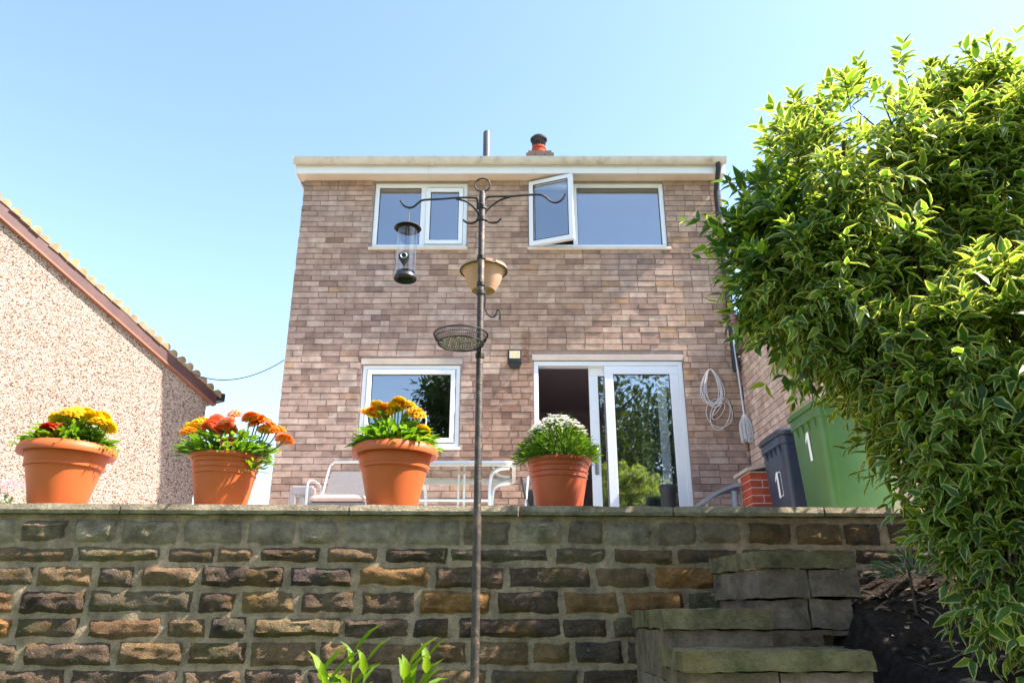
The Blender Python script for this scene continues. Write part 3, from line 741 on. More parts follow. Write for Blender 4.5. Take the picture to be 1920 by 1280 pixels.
# leaves that show largest become parts of their own
fwd = np.array([0, math.cos(TH), math.sin(TH)]); rel = pos - np.array([0,0,E]); zc = rel @ fwd
sx = 960 + F*rel[:,0]/zc; sy = 640 - F*(rel @ np.array([0,-math.sin(TH), math.cos(TH)]))/zc
Fm = frames(dirs.copy(), ups.copy()); view = rel/np.linalg.norm(rel, axis=1, keepdims=True)
score = (size/zc)**2*np.abs((Fm[:,:,2]*view).sum(1)); score[(sx < 0)|(sx > 1900)|(sy < 0)|(sy > 1270)] = 0
plain = (sx < 1475 + 60*np.sin(sy/50)) & (sy < 720) & (nr_.rand(len(sx)) < .8); score[plain] = 0; big = np.argsort(-score)[:300]; mask = np.ones(len(pos), bool); mask[big] = False
SH = Thing('variegated_shrub', (2.45, 3.2, bank(2.45, 3.2)), 'tall variegated shrub with cream edged green leaves overhanging the garden wall', 'shrub')
fo = link('foliage', leaves_mesh('foliage', pos[mask], dirs[mask], ups[mask], size[mask], tint=np.where(plain, .78+.20*nr_.rand(len(plain)), nr_.rand(len(plain))*.97)[mask], var=np.where(plain, .45, 1.0)[mask]), M_vleaf); parent_keep(fo, SH.o); fo['kind'] = 'stuff'
lme = bpy.data.meshes.new('leaf'); lme.from_pydata(LV.tolist(), [], LF); lme.materials.append(M_vleaf)
lme.attributes.new('edge', 'FLOAT', 'POINT').data.foreach_set('value', LE); lme.polygons.foreach_set('use_smooth', [True]*len(lme.polygons))
for i in big:
    o = bpy.data.objects.new('leaf', lme); COL.objects.link(o); parent_keep(o, SH.o)
    mt = Matrix(Fm[i].tolist()).to_4x4(); mt.translation = Vector(pos[i].tolist()); o.matrix_basis = mt @ Matrix.Scale(float(size[i]), 4)
o = SH.part(stems, 'twigs', M_bark, kind='stuff')
mb = MB(); base = Vector((2.45, 3.2, bank(2.45,3.2)-.1))
for c, r, sq in blobs:
    m1 = base.lerp(c, .5) + Vector((rng.uniform(-.15,.15), rng.uniform(-.1,.1), .15))
    mb.tube(catmull([base + Vector((rng.uniform(-.06,.06), rng.uniform(-.06,.06), 0)), m1, c, c + Vector((rng.uniform(-.2,.2), rng.uniform(-.2,.1), r*.6))], 5), [.024-.0011*i for i in range(16)], 6)
    for _ in range(16):
        d = Vector(nr_.normal(size=3).tolist()).normalized(); mb.tube([c + d*.05, c + d*r*.45 + Vector((0,0,.04)), c + d*r*.85], [.007,.005,.003], 4, cap=False)
SH.part(mb, 'branches', M_bark, True)
nf = 3
for k in range(3):
    c = P(1374+k*2, 598+k*5, 2.95); mbf = MB()
    mbf.lathe([(0,0),(.006,.002),(.012,.018),(.016,.02),(.0,.012)], c, 7); SH.part(mbf, 'blossom', M_pink, True)

# potted plants
def pot_big(T, c, r, h, m):
    T.part(MB().lathe([(0,.0),(r*.54,0),(r*.56,.01),(r*.645,h*.30),(r*.75,h*.62),(r*.80,h*.632),(r*.805,h*.675),(r*.79,h*.685),(r*.845,h*.88),(r*.83,h*.9),(r*.78,h*.88),(r*.72,h*.6)], c, 56), 'pot', m, True)
    T.part(MB().lathe([(r*.84,h*.885),(r*.90,h*.865),(r*.95,h*.835),(r*.985,h*.84),(r,h*.88),(r*.98,h*.955),(r*.92,h),(r*.86,h*.99),(r*.83,h*.9)], c, 56), 'rim', m, True)
def pot_ridged(T, c, r, h, m):
    prof = [(0,0),(r*.66,0),(r*.68,.01)]
    for q in (.62,.72,.82):
        rr = r*(.68+.24*q); prof += [(rr, h*(q-.012)), (rr+.006, h*q), (rr+.003, h*(q+.012))]
    prof += [(r*.91,h*.92),(r*.86,h*.92),(r*.8,h*.7)]
    T.part(MB().lathe(prof, c, 56), 'pot', m, True)
    T.part(MB().lathe([(r*.90,h*.91),(r*.96,h*.905),(r,h*.94),(r*.985,h*.985),(r*.94,h),(r*.88,h*.985),(r*.87,h*.92)], c, 56), 'rim', m, True)
def soil(T, c, r, h): T.part(MB().lathe([(r*.84,h*.88),(r*.5,h*.93),(0,h*.95)], c, 32), 'soil', M_soil, True)
def flower_mesh(name, m, petals=(16,15,13,10,7,4), dome=1.0, wid=.24):
    mb = MB()
    for ring, n_ in enumerate(petals):
        q_ = ring/len(petals); rad = math.cos(q_*1.35); z = dome*.62*math.sin(q_*1.5)
        for k in range(n_):
            a = 2*math.pi*(k+.5*(ring % 2))/n_ + rng.uniform(-.1,.1); ca, sa_ = math.cos(a), math.sin(a); w = wid*rad*1.1; l = rad*rng.uniform(.9,1.05)
            f_ = lambda r_, t_, zz: (r_*ca - t_*sa_, r_*sa_ + t_*ca, zz)
            mb.add([f_(.08,0,z), f_(l*.6,-w*.8,z+.10), f_(l,-w*.45,z-.02+rng.uniform(-.05,.05)), f_(l,w*.45,z-.02+rng.uniform(-.05,.05)), f_(l*.6,w*.8,z+.10)], [(0,1,2,3,4)])
    me = bpy.data.meshes.new(name); me.from_pydata(mb.v, [], mb.f); me.materials.append(m); return me
FM = {k: flower_mesh('flower', m) for k, m in (('y',M_yel),('a',M_amber),('o',M_org))}
FM['c'] = flower_mesh('blossom', M_coral, (6,6,4), .6, .55); FM['p'] = flower_mesh('blossom', M_peach, (6,6,4), .6, .55); FM['r'] = flower_mesh('blossom', M_red, (5,5,4), .6, .6)
def blooms(T, lst, Y0, rad):
    for kind, px, py in lst:
        p = P(px, py, Y0 + (rng.uniform(-.17,-.12) if kind in 'cpr' else rng.uniform(-.12,.04))); o = bpy.data.objects.new('flower', FM[kind]); COL.objects.link(o); parent_keep(o, T.o)
        r_ = rad*rng.uniform(.95,1.3)*(.95 if kind in 'cp' else (.85 if kind == 'r' else 1)); o.scale = (r_, r_, r_)
        tilt = .5 if kind in 'yao' else .9
        o.location = p; o.rotation_euler = (rng.uniform(.05, tilt), rng.uniform(-.3,.3), rng.uniform(0,6))
        yield p
def bush_leaves(T, c, top, r, n_, sz, m, width=1.0, spill=1.0, name='foliage', up=1.0):
    rs = np.random.RandomState(int(c[0]*100) % 1000 + n_); pp = []; dd = []; uu = []; ss = []
    for _ in range(n_):
        a = rs.uniform(0, 2*math.pi); q = math.sqrt(rs.rand()); t = rs.rand()
        rad = r*q*spill; hh = top*(1-.75*q*q)*t
        pp.append((c[0]+rad*math.cos(a), c[1]+rad*math.sin(a), c[2]+hh)); dd.append((math.cos(a)*(.4+q), math.sin(a)*(.4+q), rs.uniform(-.2,.9)*up)); uu.append((-math.cos(a)*.4+rs.normal()*.3, -math.sin(a)*.4+rs.normal()*.3, 1)); ss.append(sz*rs.uniform(.6,1.2))
    o = link(name, leaves_mesh(name, pp, dd, uu, ss, width), m); parent_keep(o, T.o); o['kind'] = 'stuff'; return o
def stalks(T, c, heads):
    mb = MB()
    for p in heads: mb.tube(catmull([Vector((c[0]+(p.x-c[0])*.4, c[1]+(p.y-c[1])*.4, c[2]-.02)), Vector((c[0]+(p.x-c[0])*.85, c[1]+(p.y-c[1])*.85, (c[2]+p.z)/2)), p], 4), .004, 5, cap=False)
    T.part(mb, 'stems', M_potleaf, True, kind='stuff')
def potbase(px): X = (px-960)/F*3.89; return Vector((X, yw(X)+.17, ZCT))
G = 'potted flowers along the wall coping'
c = potbase(129); h, r = .315, .232; T = Thing('potted_flowers', c, 'wide terracotta pot of yellow flowers with a red cluster before the pebbledash wall', 'potted plant', G)
pot_big(T, c, r, h, M_terra); soil(T, c, r, h); top = c + Vector((0,0,h*.95)); bush_leaves(T, top, .155, r*.76, 560, .066, M_potleaf)
stalks(T, top, list(blooms(T, [('y',112,787),('y',128,779),('y',145,773),('y',160,777),('y',176,783),('y',192,784),('y',202,801),('y',150,784),('y',134,790),('y',104,796),('y',186,796),('r',90,800),('r',100,804),('r',84,809),('r',97,814),('r',90,818),('r',105,800),('o',108,822)], c.y, .046)))
bush_leaves(T, top+Vector((.17,-.02,-.02)), .06, .09, 150, .028, M_limeleaf); bush_leaves(T, top+Vector((-.19,0,0)), .08, .10, 170, .022, M_potleaf)
c = potbase(424); h, r = .27, .186; T = Thing('potted_flowers', c, 'ridged terracotta pot of orange marigolds and coral begonias', 'potted plant', G)
pot_ridged(T, c, r, h, M_terra); soil(T, c, r, h); top = c + Vector((0,0,h*.95)); bush_leaves(T, top, .155, r*.95, 560, .068, M_potleaf, spill=1.15)
stalks(T, top, list(blooms(T, [('y',360,804),('y',372,797),('y',384,793),('a',352,812),('c',393,797),('c',406,792),('c',398,806),('p',424,792),('c',432,802),('c',415,806),('p',424,826),('p',434,834),('p',416,836),('o',440,781),('o',470,784),('o',486,788),('o',478,796),('o',498,795),('o',508,803),('o',520,808),('a',500,806),('o',533,826)], c.y, .044)))
bush_leaves(T, top+Vector((.17,-.08,-.09)), .12, .06, 60, .05, M_limeleaf)
c = potbase(738); h, r = .325, .228; T = Thing('potted_flowers', c, 'wide terracotta pot of amber yellow flowers with a white hook, before the lower window', 'potted plant', G)
pot_big(T, c, r, h, M_terra); soil(T, c, r, h); top = c + Vector((0,0,h*.95)); bush_leaves(T, top, .16, r*.78, 500, .08, M_potleaf)
stalks(T, top, list(blooms(T, [('a',690,777),('a',702,772),('a',712,779),('y',708,761),('a',728,766),('y',722,774),('y',748,753),('y',741,763),('a',755,764),('y',765,762),('a',776,773),('a',783,780),('y',735,775),('y',790,808),('y',799,822)], c.y, .043)))
hk = P(797, 815, c.y-.03); T.part(MB().tube(catmull([hk+Vector((-.012,0,-.06)), hk+Vector((0,0,.05)), hk+Vector((.002,0,.085)), hk+Vector((-.014,0,.10)), hk+Vector((-.028,0,.08))], 6), .0045, 7), 'hook', M_white, True)
c = potbase(1048); h, r = .262, .178; T = Thing('potted_flowers', c, 'dark red ridged pot of small white flowers before the patio door', 'potted plant', G)
pot_ridged(T, c, r, h, M_terra_dk); soil(T, c, r, h); top = c + Vector((0,0,h*.95)); bush_leaves(T, top, .23, r*.98, 2100, .050, M_fineleaf, .42, 1.1, up=1.6)
bush_leaves(T, top+Vector((-.14,-.05,-.02)), .09, .09, 150, .045, M_potleaf, .6)
mb = MB(); rs = np.random.RandomState(5)
for _ in range(330):
    a = rs.uniform(0, 6.283); q = math.sqrt(rs.rand()); p = Vector((top.x+.16*q*math.cos(a), top.y+.16*q*math.sin(a), top.z+.235*(1-.42*q*q)+rs.uniform(0,.03)))
    for k in range(5):
        b = 1.257*k+a; dx = Vector((math.cos(b), math.sin(b), .25)); s_ = Vector((-math.sin(b), math.cos(b), 0)); mb.add([p, p+dx*.006-s_*.004, p+dx*.011, p+dx*.006+s_*.004], [(0,1,2,3)])
T.part(mb, 'white_florets', M_whitep, kind='stuff')
# pink bedding flowers behind the coping
T = Thing('bedding_flowers', (-2.86, 4.3, ZT), 'clump of small pink and white flowers behind the coping by the first pot', 'flowers')
bush_leaves(T, Vector((-2.86, 4.3, ZT)), .20, .26, 300, .04, M_greyleaf); mb = MB()
for _ in range(160):
    a = rs.uniform(0, 6.283); q = math.sqrt(rs.rand()); p = Vector((-2.86+.27*q*math.cos(a), 4.3+.27*q*math.sin(a), ZT+.23-.09*q*q+rs.uniform(-.02,.02)))
    for k in range(5):
        b = 1.257*k+a; dx = Vector((math.cos(b), math.sin(b)*.6, .5)); s_ = Vector((-math.sin(b), math.cos(b), 0)); mb.add([p, p+dx*.008-s_*.007, p+dx*.016, p+dx*.008+s_*.007], [(0,1,2,3)])
T.part(mb, 'pink_florets', M_pink, kind='stuff')
# two leafy shoots at the foot of the wall
def shoot(px, py, Y, wd, n_, lab, seed):
    p = P(px, py, Y); T = Thing('leafy_shoot', (p.x, Y, 0), lab, 'plant', 'leafy shoots at the foot of the wall'); rs = np.random.RandomState(seed)
    mb = MB(); pp = []; dd = []; uu = []; ss = []
    for s in range(5):
        tp = p + Vector((rs.uniform(-1,1)*wd, rs.uniform(-.05,.05), -.025*s)); b = Vector((p.x+rs.uniform(-.03,.03), Y, 0)); mb.tube([b, b.lerp(tp,.6), tp], [.005,.004,.002], 5)
        for k in range(n_):
            t = 1-.30*(k/n_)**1.1; q = b.lerp(tp, t); a = 2.4*k+rs.uniform(-.4,.4); pp.append(q); dd.append((math.cos(a), math.sin(a), .35+.9*(t > .93))); uu.append((-math.cos(a)*.5, -math.sin(a)*.5, 1)); ss.append(rs.uniform(.06,.115))
    T.part(mb, 'stems', M_limeleaf, True)
    for i in range(len(pp)):
        o = bpy.data.objects.new('leaf', None if False else shoot_me); COL.objects.link(o); parent_keep(o, T.o)
        fm = frames(np.array([dd[i]]), np.array([uu[i]]))[0]; mt = Matrix(fm.tolist()).to_4x4(); mt.translation = pp[i]; o.matrix_basis = mt @ Matrix.Diagonal((ss[i], ss[i]*.75, ss[i], 1))
shoot_me = lme.copy(); shoot_me.materials.clear(); shoot_me.materials.append(M_limeleaf)
shoot(655, 1222, 2.35, .075, 15, 'broad clump of lime green leafy shoots beside the slim feeder pole', 3)
shoot(780, 1232, 2.35, .04, 11, 'narrow lime green leafy shoot close against the feeder pole', 8)
# small grey-green plant hanging over the bed
T = Thing('lavender_plant', P(1700, 1040, 3.3), 'small grey green plant with a pale lilac flower in the dark bed', 'plant')
cc_ = P(1700, 1045, 3.3); bush_leaves(T, cc_ + Vector((0,0,-.08)), .12, .13, 130, .06, M_greyleaf, .7)
T.part(MB().tube([cc_+Vector((0,0,-.4)), cc_], .006, 5), 'stem', M_bark)
fl = P(1693, 1015, 3.22); mb = MB()
for k in range(24): d = Vector(nr_.normal(size=3).tolist()).normalized(); mb.lathe([(0,-.006),(.006,0),(0,.006)], fl+d*.018, 5)
T.part(mb, 'flower_head', M_whitep, True)

# ------------------------------------------------------------ bird feeder pole and what hangs on it
YP = 2.1; XP = -.096; pz = P(900, 358, YP).z
FP = Thing('feeder_pole', (XP, YP, 0), 'tall weathered black metal bird feeder pole with scrolled double hooks', 'feeder pole')
FP.part(MB().lathe([(.0115,0),(.0115,E+.25),(.0118,E+.26),(.0105,E+.27),(.0105,pz-.012),(.007,pz-.002),(0,pz)], (XP,YP,0), 16), 'pole', M_pole, True)
rc = P(903, 348, YP); FP.part(MB().tube(circle((XP, YP, pz+.022), .0245, 36, 'x'), .0028, 8, True), 'ring_finial', M_iron, True)
def pxpath(lst, Y=YP, k=6): return catmull([P(a, b, Y) for a, b in lst], k)
for lst in ([(896,392),(895,378),(890,371),(855,371),(830,373),(795,375),(785,380),(775,388),(766,389),(757,385),(751,376)], [(911,392),(911,376),(918,369),(957,368),(985,366),(1012,365),(1022,369),(1032,377),(1042,380),(1053,375),(1060,364)]):
    FP.part(MB().tube(pxpath(lst), .0036, 8), 'arm', M_iron, True)
for lst in ([(855,373),(874,378),(888,389),(896,400),(896,410),(890,417),(880,419),(873,416),(868,412)], [(957,369),(938,375),(922,386),(911,398),(910,408),(916,416),(925,418),(933,416),(939,410)]):
    FP.part(MB().tube(pxpath(lst), .0034, 8), 'scroll_hook', M_iron, True)
for py in (389, 411, 483, 533, 549, 667):
    p = P(900, py, YP); o = FP.part(MB().lathe([(.0112,-.008),(.0135,-.006),(.0135,.006),(.0112,.008)], (XP,YP,p.z), 14), 'clamp', M_iron, True)
    if py in (389, 483, 533, 667): MB().tube([(XP-.004,YP-.026,p.z+.003),(XP+.002,YP-.010,p.z)], .004, 6).build('wing_nut', M_pole, o)
bz = P(906, 508, YP+.088).z; bc = Vector((XP+.004, YP+.090, bz))
FP.part(MB().tube(circle(bc, .0755, 48), .0024, 7, True).tube([bc+Vector((0,-.0755,0)), (XP, YP+.01, bz)], .003, 6), 'bowl_ring', M_iron, True)
FP.part(MB().tube(pxpath([(905,535),(909,540),(910,560),(909,575),(914,588),(922,594),(929,591),(932,583),(935,580),(938,588),(936,599)]), .0026, 7), 'lower_hook', M_iron, True)
T = Thing('terracotta_bowl', bc+Vector((0,0,-.07)), 'small pale terracotta bowl held in the ring of the feeder pole', 'bowl')
T.part(MB().lathe([(0,-.066),(.028,-.066),(.030,-.070),(.037,-.070),(.040,-.064),(.054,-.04),(.066,-.004),(.0735,.0),(.0745,.012),(.071,.014),(.066,.006),(.05,-.035),(.034,-.056),(0,-.058)], bc, 48), 'bowl', M_terra_pale, True)
tc = P(867, 630, YP-.062); tc = Vector((-.149, YP-.066, P(867,628,YP-.066).z))
T = Thing('mesh_feeder_tray', tc, 'round black wire mesh seed tray clipped to the feeder pole', 'feeder tray')
zb = -.027; rb = .0655; rt = .0785
T.part(MB().tube(circle(tc, rt, 48), .0022, 6, True), 'rim', M_iron, True); T.part(MB().tube(circle(tc+Vector((0,0,-.012)), rt-.004, 48), .0014, 6, True), 'middle_ring', M_iron, True)
T.part(MB().tube(circle(tc+Vector((0,0,zb)), rb, 48), .0022, 6, True), 'base_ring', M_iron, True)
mb = MB()
for k in range(-13, 14):
    a = k*rb/13.5; b = math.sqrt(max(0, rb*rb-a*a))
    mb.tube([tc+Vector((a,-b,zb)), tc+Vector((a,b,zb))], .00055, 3, cap=False); mb.tube([tc+Vector((-b,a,zb)), tc+Vector((b,a,zb))], .00055, 3, cap=False)
for k in range(72):
    a = 2*math.pi*k/72; d = Vector((math.cos(a), math.sin(a), 0)); mb.tube([tc+d*rb+Vector((0,0,zb)), tc+d*rt], .0005, 3, cap=False)
for k in range(1, 7): t = k/7; mb.tube(circle(tc+Vector((0,0,zb*(1-t))), rb+(rt-rb)*t, 48), .0005, 3, True)
T.part(mb, 'wire_mesh', M_iron, kind='stuff')
mb = MB(); rs = np.random.RandomState(9)
for _ in range(420):
    a = rs.uniform(0,6.283); q = math.sqrt(rs.rand())*rb*.93; mb.lathe([(0,-.002),(.0022,0),(0,.002)], tc+Vector((q*math.cos(a), q*math.sin(a), zb+.003)), 5)
T.part(mb, 'seed', simple('seed', [(.3,(.44,.36,.18)),(.7,(.62,.54,.32))], 90, .9), kind='stuff')
T.part(MB().tube([tc+Vector((rt*.72,.03,-.03)), (XP,YP-.012,tc.z-.045)], .003, 6), 'clip', M_iron)
fx_ = -.331; fz1 = P(764, 427, YP).z; fz0 = P(764, 519, YP).z; fc = (fx_, YP, 0)
T = Thing('tube_bird_feeder', (fx_, YP, fz0), 'clear tube bird feeder with dark lid hanging from the pole hook', 'bird feeder')
T.part(MB().tube([P(768,388,YP), (fx_+.002,YP,fz1+.02), (fx_,YP,fz1+.005)], .0014, 6), 'hanger', M_wood)
T.part(MB().lathe([(0,fz1+.012),(.012,fz1+.011),(.040,fz1+.001),(.043,fz1-.003),(.040,fz1-.003),(.030,fz1+.002),(.03,fz1-.012),(0,fz1-.012)], fc, 36), 'lid', M_pole, True)
T.part(MB().lathe([(.0305,fz0),(.0305,fz1-.004)], fc, 36), 'tube', M_tube, True)
T.part(MB().lathe([(0,fz0+.006),(.0315,fz0+.006),(.033,fz0+.002),(.036,fz0-.006),(.034,fz0-.010),(.024,fz0-.008),(.02,fz0-.002),(0,fz0-.002)], fc, 36), 'base', M_black, True)
pzf = P(762, 490, YP).z
def teardrop(y, s): return [(fx_-.002+s*.0165*math.sin(a)*(1 if math.cos(a) > -.2 else max(0, 1+(math.cos(a)+.2)*.9)), y, pzf+s*(.0165*math.cos(a) if math.cos(a) > 0 else .030*math.cos(a))) for a in (2*math.pi*k/28 for k in range(28))]
po = T.part(MB().loft([teardrop(YP-.026,1), teardrop(YP-.036,1), teardrop(YP-.037,.8)]), 'port', M_black, True)
MB().tube(circle((fx_-.002, YP-.038, pzf+.002), .009, 20, 'x'), .0016, 6, True).build('port_ring', M_alu, po, True)
mb = MB().lathe([(0,fz0+.015),(.029,fz0+.0155),(.02,fz0+.019),(0,fz0+.020)], fc, 20); T.part(mb, 'seed', simple('dark_seed', [(.3,(.05,.04,.035)),(.7,(.12,.10,.08))], 200, .8), True)

# ------------------------------------------------------------ things on the terrace
# floodlight
fp = P(965, 675, D); y0 = D-.012
T = Thing('floodlight', (fp.x, y0, fp.z), 'small black floodlight with amber panel fixed on the brick wall', 'floodlight')
z1, z0 = P(965,659,D).z, P(965,692,D).z
T.part(MB().box((fp.x-.085, y0-.075, z0+.055), (fp.x+.085, y0-.03, z1)), 'housing', M_black, bevel=.008)
T.part(MB().box((fp.x-.062, y0-.080, z1-.115), (fp.x+.062, y0-.0755, z1-.022)), 'lens', M_led, bevel=.002)
T.part(MB().add([(fp.x-.08,y0-.07,z0+.053),(fp.x+.08,y0-.07,z0+.053),(fp.x+.045,y0-.04,z0),(fp.x-.045,y0-.04,z0),(fp.x-.08,y0,z0+.053),(fp.x+.08,y0,z0+.053),(fp.x+.045,y0,z0),(fp.x-.045,y0,z0)], [(0,3,2,1),(4,5,6,7),(3,7,6,2),(0,4,7,3),(1,2,6,5),(0,1,5,4)]), 'driver_box', M_black)
T.part(MB().tube([(fp.x-.05,y0,z0+.1),(fp.x-.05,y0-.04,z0+.1)], .012, 8), 'bracket', M_black)
# cable coil
hp = P(1331, 693, D-.03)
T = Thing('cable_coil', hp, 'loose coil of white cable hanging from a hook on the brick wall', 'cable')
T.part(MB().tube([(hp.x,D,hp.z+.02),(hp.x,D-.04,hp.z+.015),(hp.x,D-.045,hp.z-.02)], .004, 6), 'hook', M_iron)
mb = MB()
for i in range(9):
    w_ = rng.uniform(.09,.165); h_ = rng.uniform(.40,.46); ox = rng.uniform(-.03,.03); pts = []
    for k in range(28): a = 2*math.pi*k/28; pts.append((hp.x+ox*(1-math.cos(a))*.5+w_*math.sin(a)*(.75+.25*math.cos(a+math.pi)), D-.03-rng.uniform(0,.004)-.002*i, hp.z-h_/2+h_/2*math.cos(a)))
    mb.tube(pts, .0042, 6, True)
for i, (cx, cz, w_, h_) in enumerate([(.06,-.52,.15,.17),(.07,-.53,.12,.19),(.05,-.50,.08,.10),(.04,-.47,.06,.08)]):
    mb.tube([(hp.x+cx+w_*math.sin(2*math.pi*k/28+i), D-.028-.005*i, hp.z+cz+h_*math.cos(2*math.pi*k/28+i*.6)) for k in range(28)], .0042, 6, True)
T.part(mb, 'loops', M_cord, True)
# mop leaning in the corner
m0 = P(1403, 826, D-.16); m1 = P(1396, 782, D-.15); m2 = P(1371, 610, D-.06)
T = Thing('string_mop', m0, 'white string mop hanging head down by the wall corner', 'mop')
T.part(MB().tube([m1, m2], .0125, 10), 'handle', M_alu, True)
mb = MB()
for k in range(70):
    a = rng.uniform(0, 6.28); q = math.sqrt(rng.random()); t = m1 + Vector((.028*q*math.cos(a), .028*q*math.sin(a), 0)); b = m0 + Vector((.075*q*math.cos(a), .05*q*math.sin(a), rng.uniform(-.03,.03)))
    mb.tube(catmull([t, t.lerp(b,.35)+Vector((.03*q*math.cos(a), .02*q*math.sin(a), 0)), b], 4), .006, 5)
T.part(mb, 'mop_strands', M_mop, True, kind='stuff'); T.part(MB().lathe([(.014,-.03),(.03,-.025),(.03,.01),(.014,.035)], m1, 14), 'socket', M_white, True)
# red brick pier
px0 = P(1413, 957, 7.0).x; px1 = px0+.23; T = Thing('brick_pier', (px0+.11, 7.1, ZT), 'low red brick pier with white mortar behind the dark bin', 'pier')
T.part(MB().box((px0+.006, 7.006, ZT), (px1, 7.4, ZT+.80)), 'mortar', M_whitemortar)
for r_ in range(11):
    z = ZT+.006+r_*.072
    for a, b in (((px0, px0+.105), (px0+.115, px1+.004)) if r_ % 2 else ((px0, px1+.004),)):
        T.part(MB().box((a, 7.0, z), (b, 7.1, z+.062)), 'brick', M_redbrick, bevel=.003)
    T.part(MB().box((px0-.001, 7.102, z), (px0+.05, 7.3, z+.062)), 'brick', M_redbrick, bevel=.003)
T.part(MB().add([(px0-.03,6.97,ZT+.80),(px1+.05,6.97,ZT+.86),(px1+.05,7.42,ZT+.86),(px0-.03,7.42,ZT+.80),(px0-.03,6.97,ZT+.83),(px1+.05,6.97,ZT+.90),(px1+.05,7.42,ZT+.90),(px0-.03,7.42,ZT+.83)], [(0,3,2,1),(4,5,6,7),(0,1,5,4),(1,2,6,5),(2,3,7,6),(3,0,4,7)]), 'cap_stone', M_lintel)
# wheelie bins
def bin_(x, y, m, lab, sticker, s=1.0):
    T = Thing('wheelie_bin', (x+.28*s, y+.3*s, ZT), lab, 'bin', 'wheelie bins beside the house')
    w, d, h = .56*s, .60*s, 1.0*s; cx, cy = x+w/2, y+d/2
    T.part(MB().loft([rrect(cx, cy, w*.41, d*.40, .05, ZT+.03), rrect(cx, cy, w*.455, d*.45, .06, ZT+h*.55), rrect(cx, cy, w*.48, d*.48, .06, ZT+h*.92), rrect(cx, cy, w*.48, d*.48, .06, ZT+h*.921), rrect(cx, cy, w*.5, d*.5, .065, ZT+h*.925), rrect(cx, cy, w*.5, d*.5, .065, ZT+h)]), 'body', m, True)
    T.part(MB().loft([rrect(cx, cy-.015, w*.53, d*.54, .07, ZT+h+.001), rrect(cx, cy-.015, w*.54, d*.55, .07, ZT+h+.03), rrect(cx, cy-.01, w*.50, d*.50, .08, ZT+h+.06), rrect(cx, cy+.02, w*.33, d*.33, .08, ZT+h+.085)]), 'lid', m, True)
    for k in range(4): yy = y+d*(.12+.2*k); T.part(MB().add([(x-.012,yy,ZT+h*.925),(x-.012,yy+.012,ZT+h*.925),(x+.02,yy+.006,ZT+h*.82),(x+.03,yy,ZT+h*.925),(x+.03,yy+.012,ZT+h*.925)], [(0,2,1),(0,3,2),(1,2,4),(0,1,4,3)]), 'rib', m)
    for sy in (1,): T.part(MB().tube([(cx-w*.36, y+d*.93, ZT+.10), (cx+w*.36, y+d*.93, ZT+.10)], .10, 20), 'wheel', M_black, True)
    # the painted house number on the side
    zc_, yc = ZT+h*sticker, y+d*.42
    f_ = (zc_-ZT)/h; xs = cx - w*(.41+.0818*f_ if f_ < .55 else .455+.0676*(f_-.55)) - .004
    tl = -w*.075/h
    nm = MB(); 
    def q(a, b): return (xs + (b)*tl - .001, yc+a, zc_+b)
    nm.add([q(.022,-.11), q(-.022,-.11), q(-.022,.11), q(.022,.11)], [(0,1,2,3)]); nm.add([q(.021,.11), q(.060,.055), q(.060,.03), q(.021,.065)], [(0,1,2,3)])
    T.part(nm, 'number_one', M_white)
    return T, q
T, q = bin_(2.27, 5.40, M_bingreen, 'green wheelie bin marked with a white number 1, half under the shrub', .74)
T, q = bin_(2.28, 6.22, M_binblack, 'blue black wheelie bin with a number 1 between green bin and brick pier', .60, .97)
nm = MB()
for a, b in (((-.03,-.10),(-.085,-.10)), ((-.085,-.10),(-.085,.10)), ((-.085,.10),(-.03,.10))):
    (y0_, z0_), (y1_, z1_) = a, b
    e = .004; nm.add([q(min(y0_,y1_)-e, min(z0_,z1_)-e), q(max(y0_,y1_)+e, min(z0_,z1_)-e), q(max(y0_,y1_)+e, max(z0_,z1_)+e), q(min(y0_,y1_)-e, max(z0_,z1_)+e)], [(0,1,2,3)])
T.part(nm, 'sticker_outline', M_white)
# grey curved bench end
T = Thing('grey_bench', (2.15, 7.5, ZT), 'grey plastic bench with a curved sloping top beside the patio door', 'bench')
pts = [P(a, b, 7.5) for a, b in ((1312,943),(1335,928),(1360,917),(1375,914),(1412,914))]; pts = catmull(pts, 5)
mb = MB(); rg = []
for p in pts: rg.append([p+Vector((0,-.22,.012)), p+Vector((0,.25,.012)), p+Vector((0,.25,-.022)), p+Vector((0,-.22,-.022))])
T.part(mb.loft(rg), 'top', M_greyp)
for a, y_ in ((1367,7.32), (1318,7.32), (1405,7.7)): p = P(a, 921 if a > 1330 else 945, 7.5); T.part(MB().tube([(p.x,y_,ZT),(p.x,y_,p.z-.025)], .032 if a != 1318 else .022, 12), 'leg', M_greyp, True)
# reclining mesh chair with pink cushion
T = Thing('mesh_garden_chair', (-1.5, 6.9, ZT), 'aluminium garden chair with grey mesh back and pink seat cushion', 'chair')
xl, xr = -1.77, -1.25; yb0, yb1 = 6.95, 7.12; zs = ZT+.44; zt_ = P(630,866,7.12).z
T.part(MB().tube(catmull([(xl,yb0,zs),(xl+.02,yb1-.01,zt_-.08),(xl+.05,yb1,zt_-.015),(xl+.10,yb1,zt_),(xr-.10,yb1,zt_),(xr-.05,yb1,zt_-.015),(xr-.02,yb1-.01,zt_-.08),(xr,yb0,zs)], 5), .013, 8), 'back_frame', M_alu, True)
T.part(MB().add([(xl+.035,yb0-.0,zs+.04),(xr-.035,yb0,zs+.04),(xr-.05,yb1-.008,zt_-.09),(xl+.05,yb1-.008,zt_-.09),(xl+.035,yb0+.008,zs+.04),(xr-.035,yb0+.008,zs+.04),(xr-.05,yb1,zt_-.09),(xl+.05,yb1,zt_-.09)], [(0,1,2,3),(7,6,5,4),(3,2,6,7)]), 'mesh_back', M_fabric)
mb = MB(); 
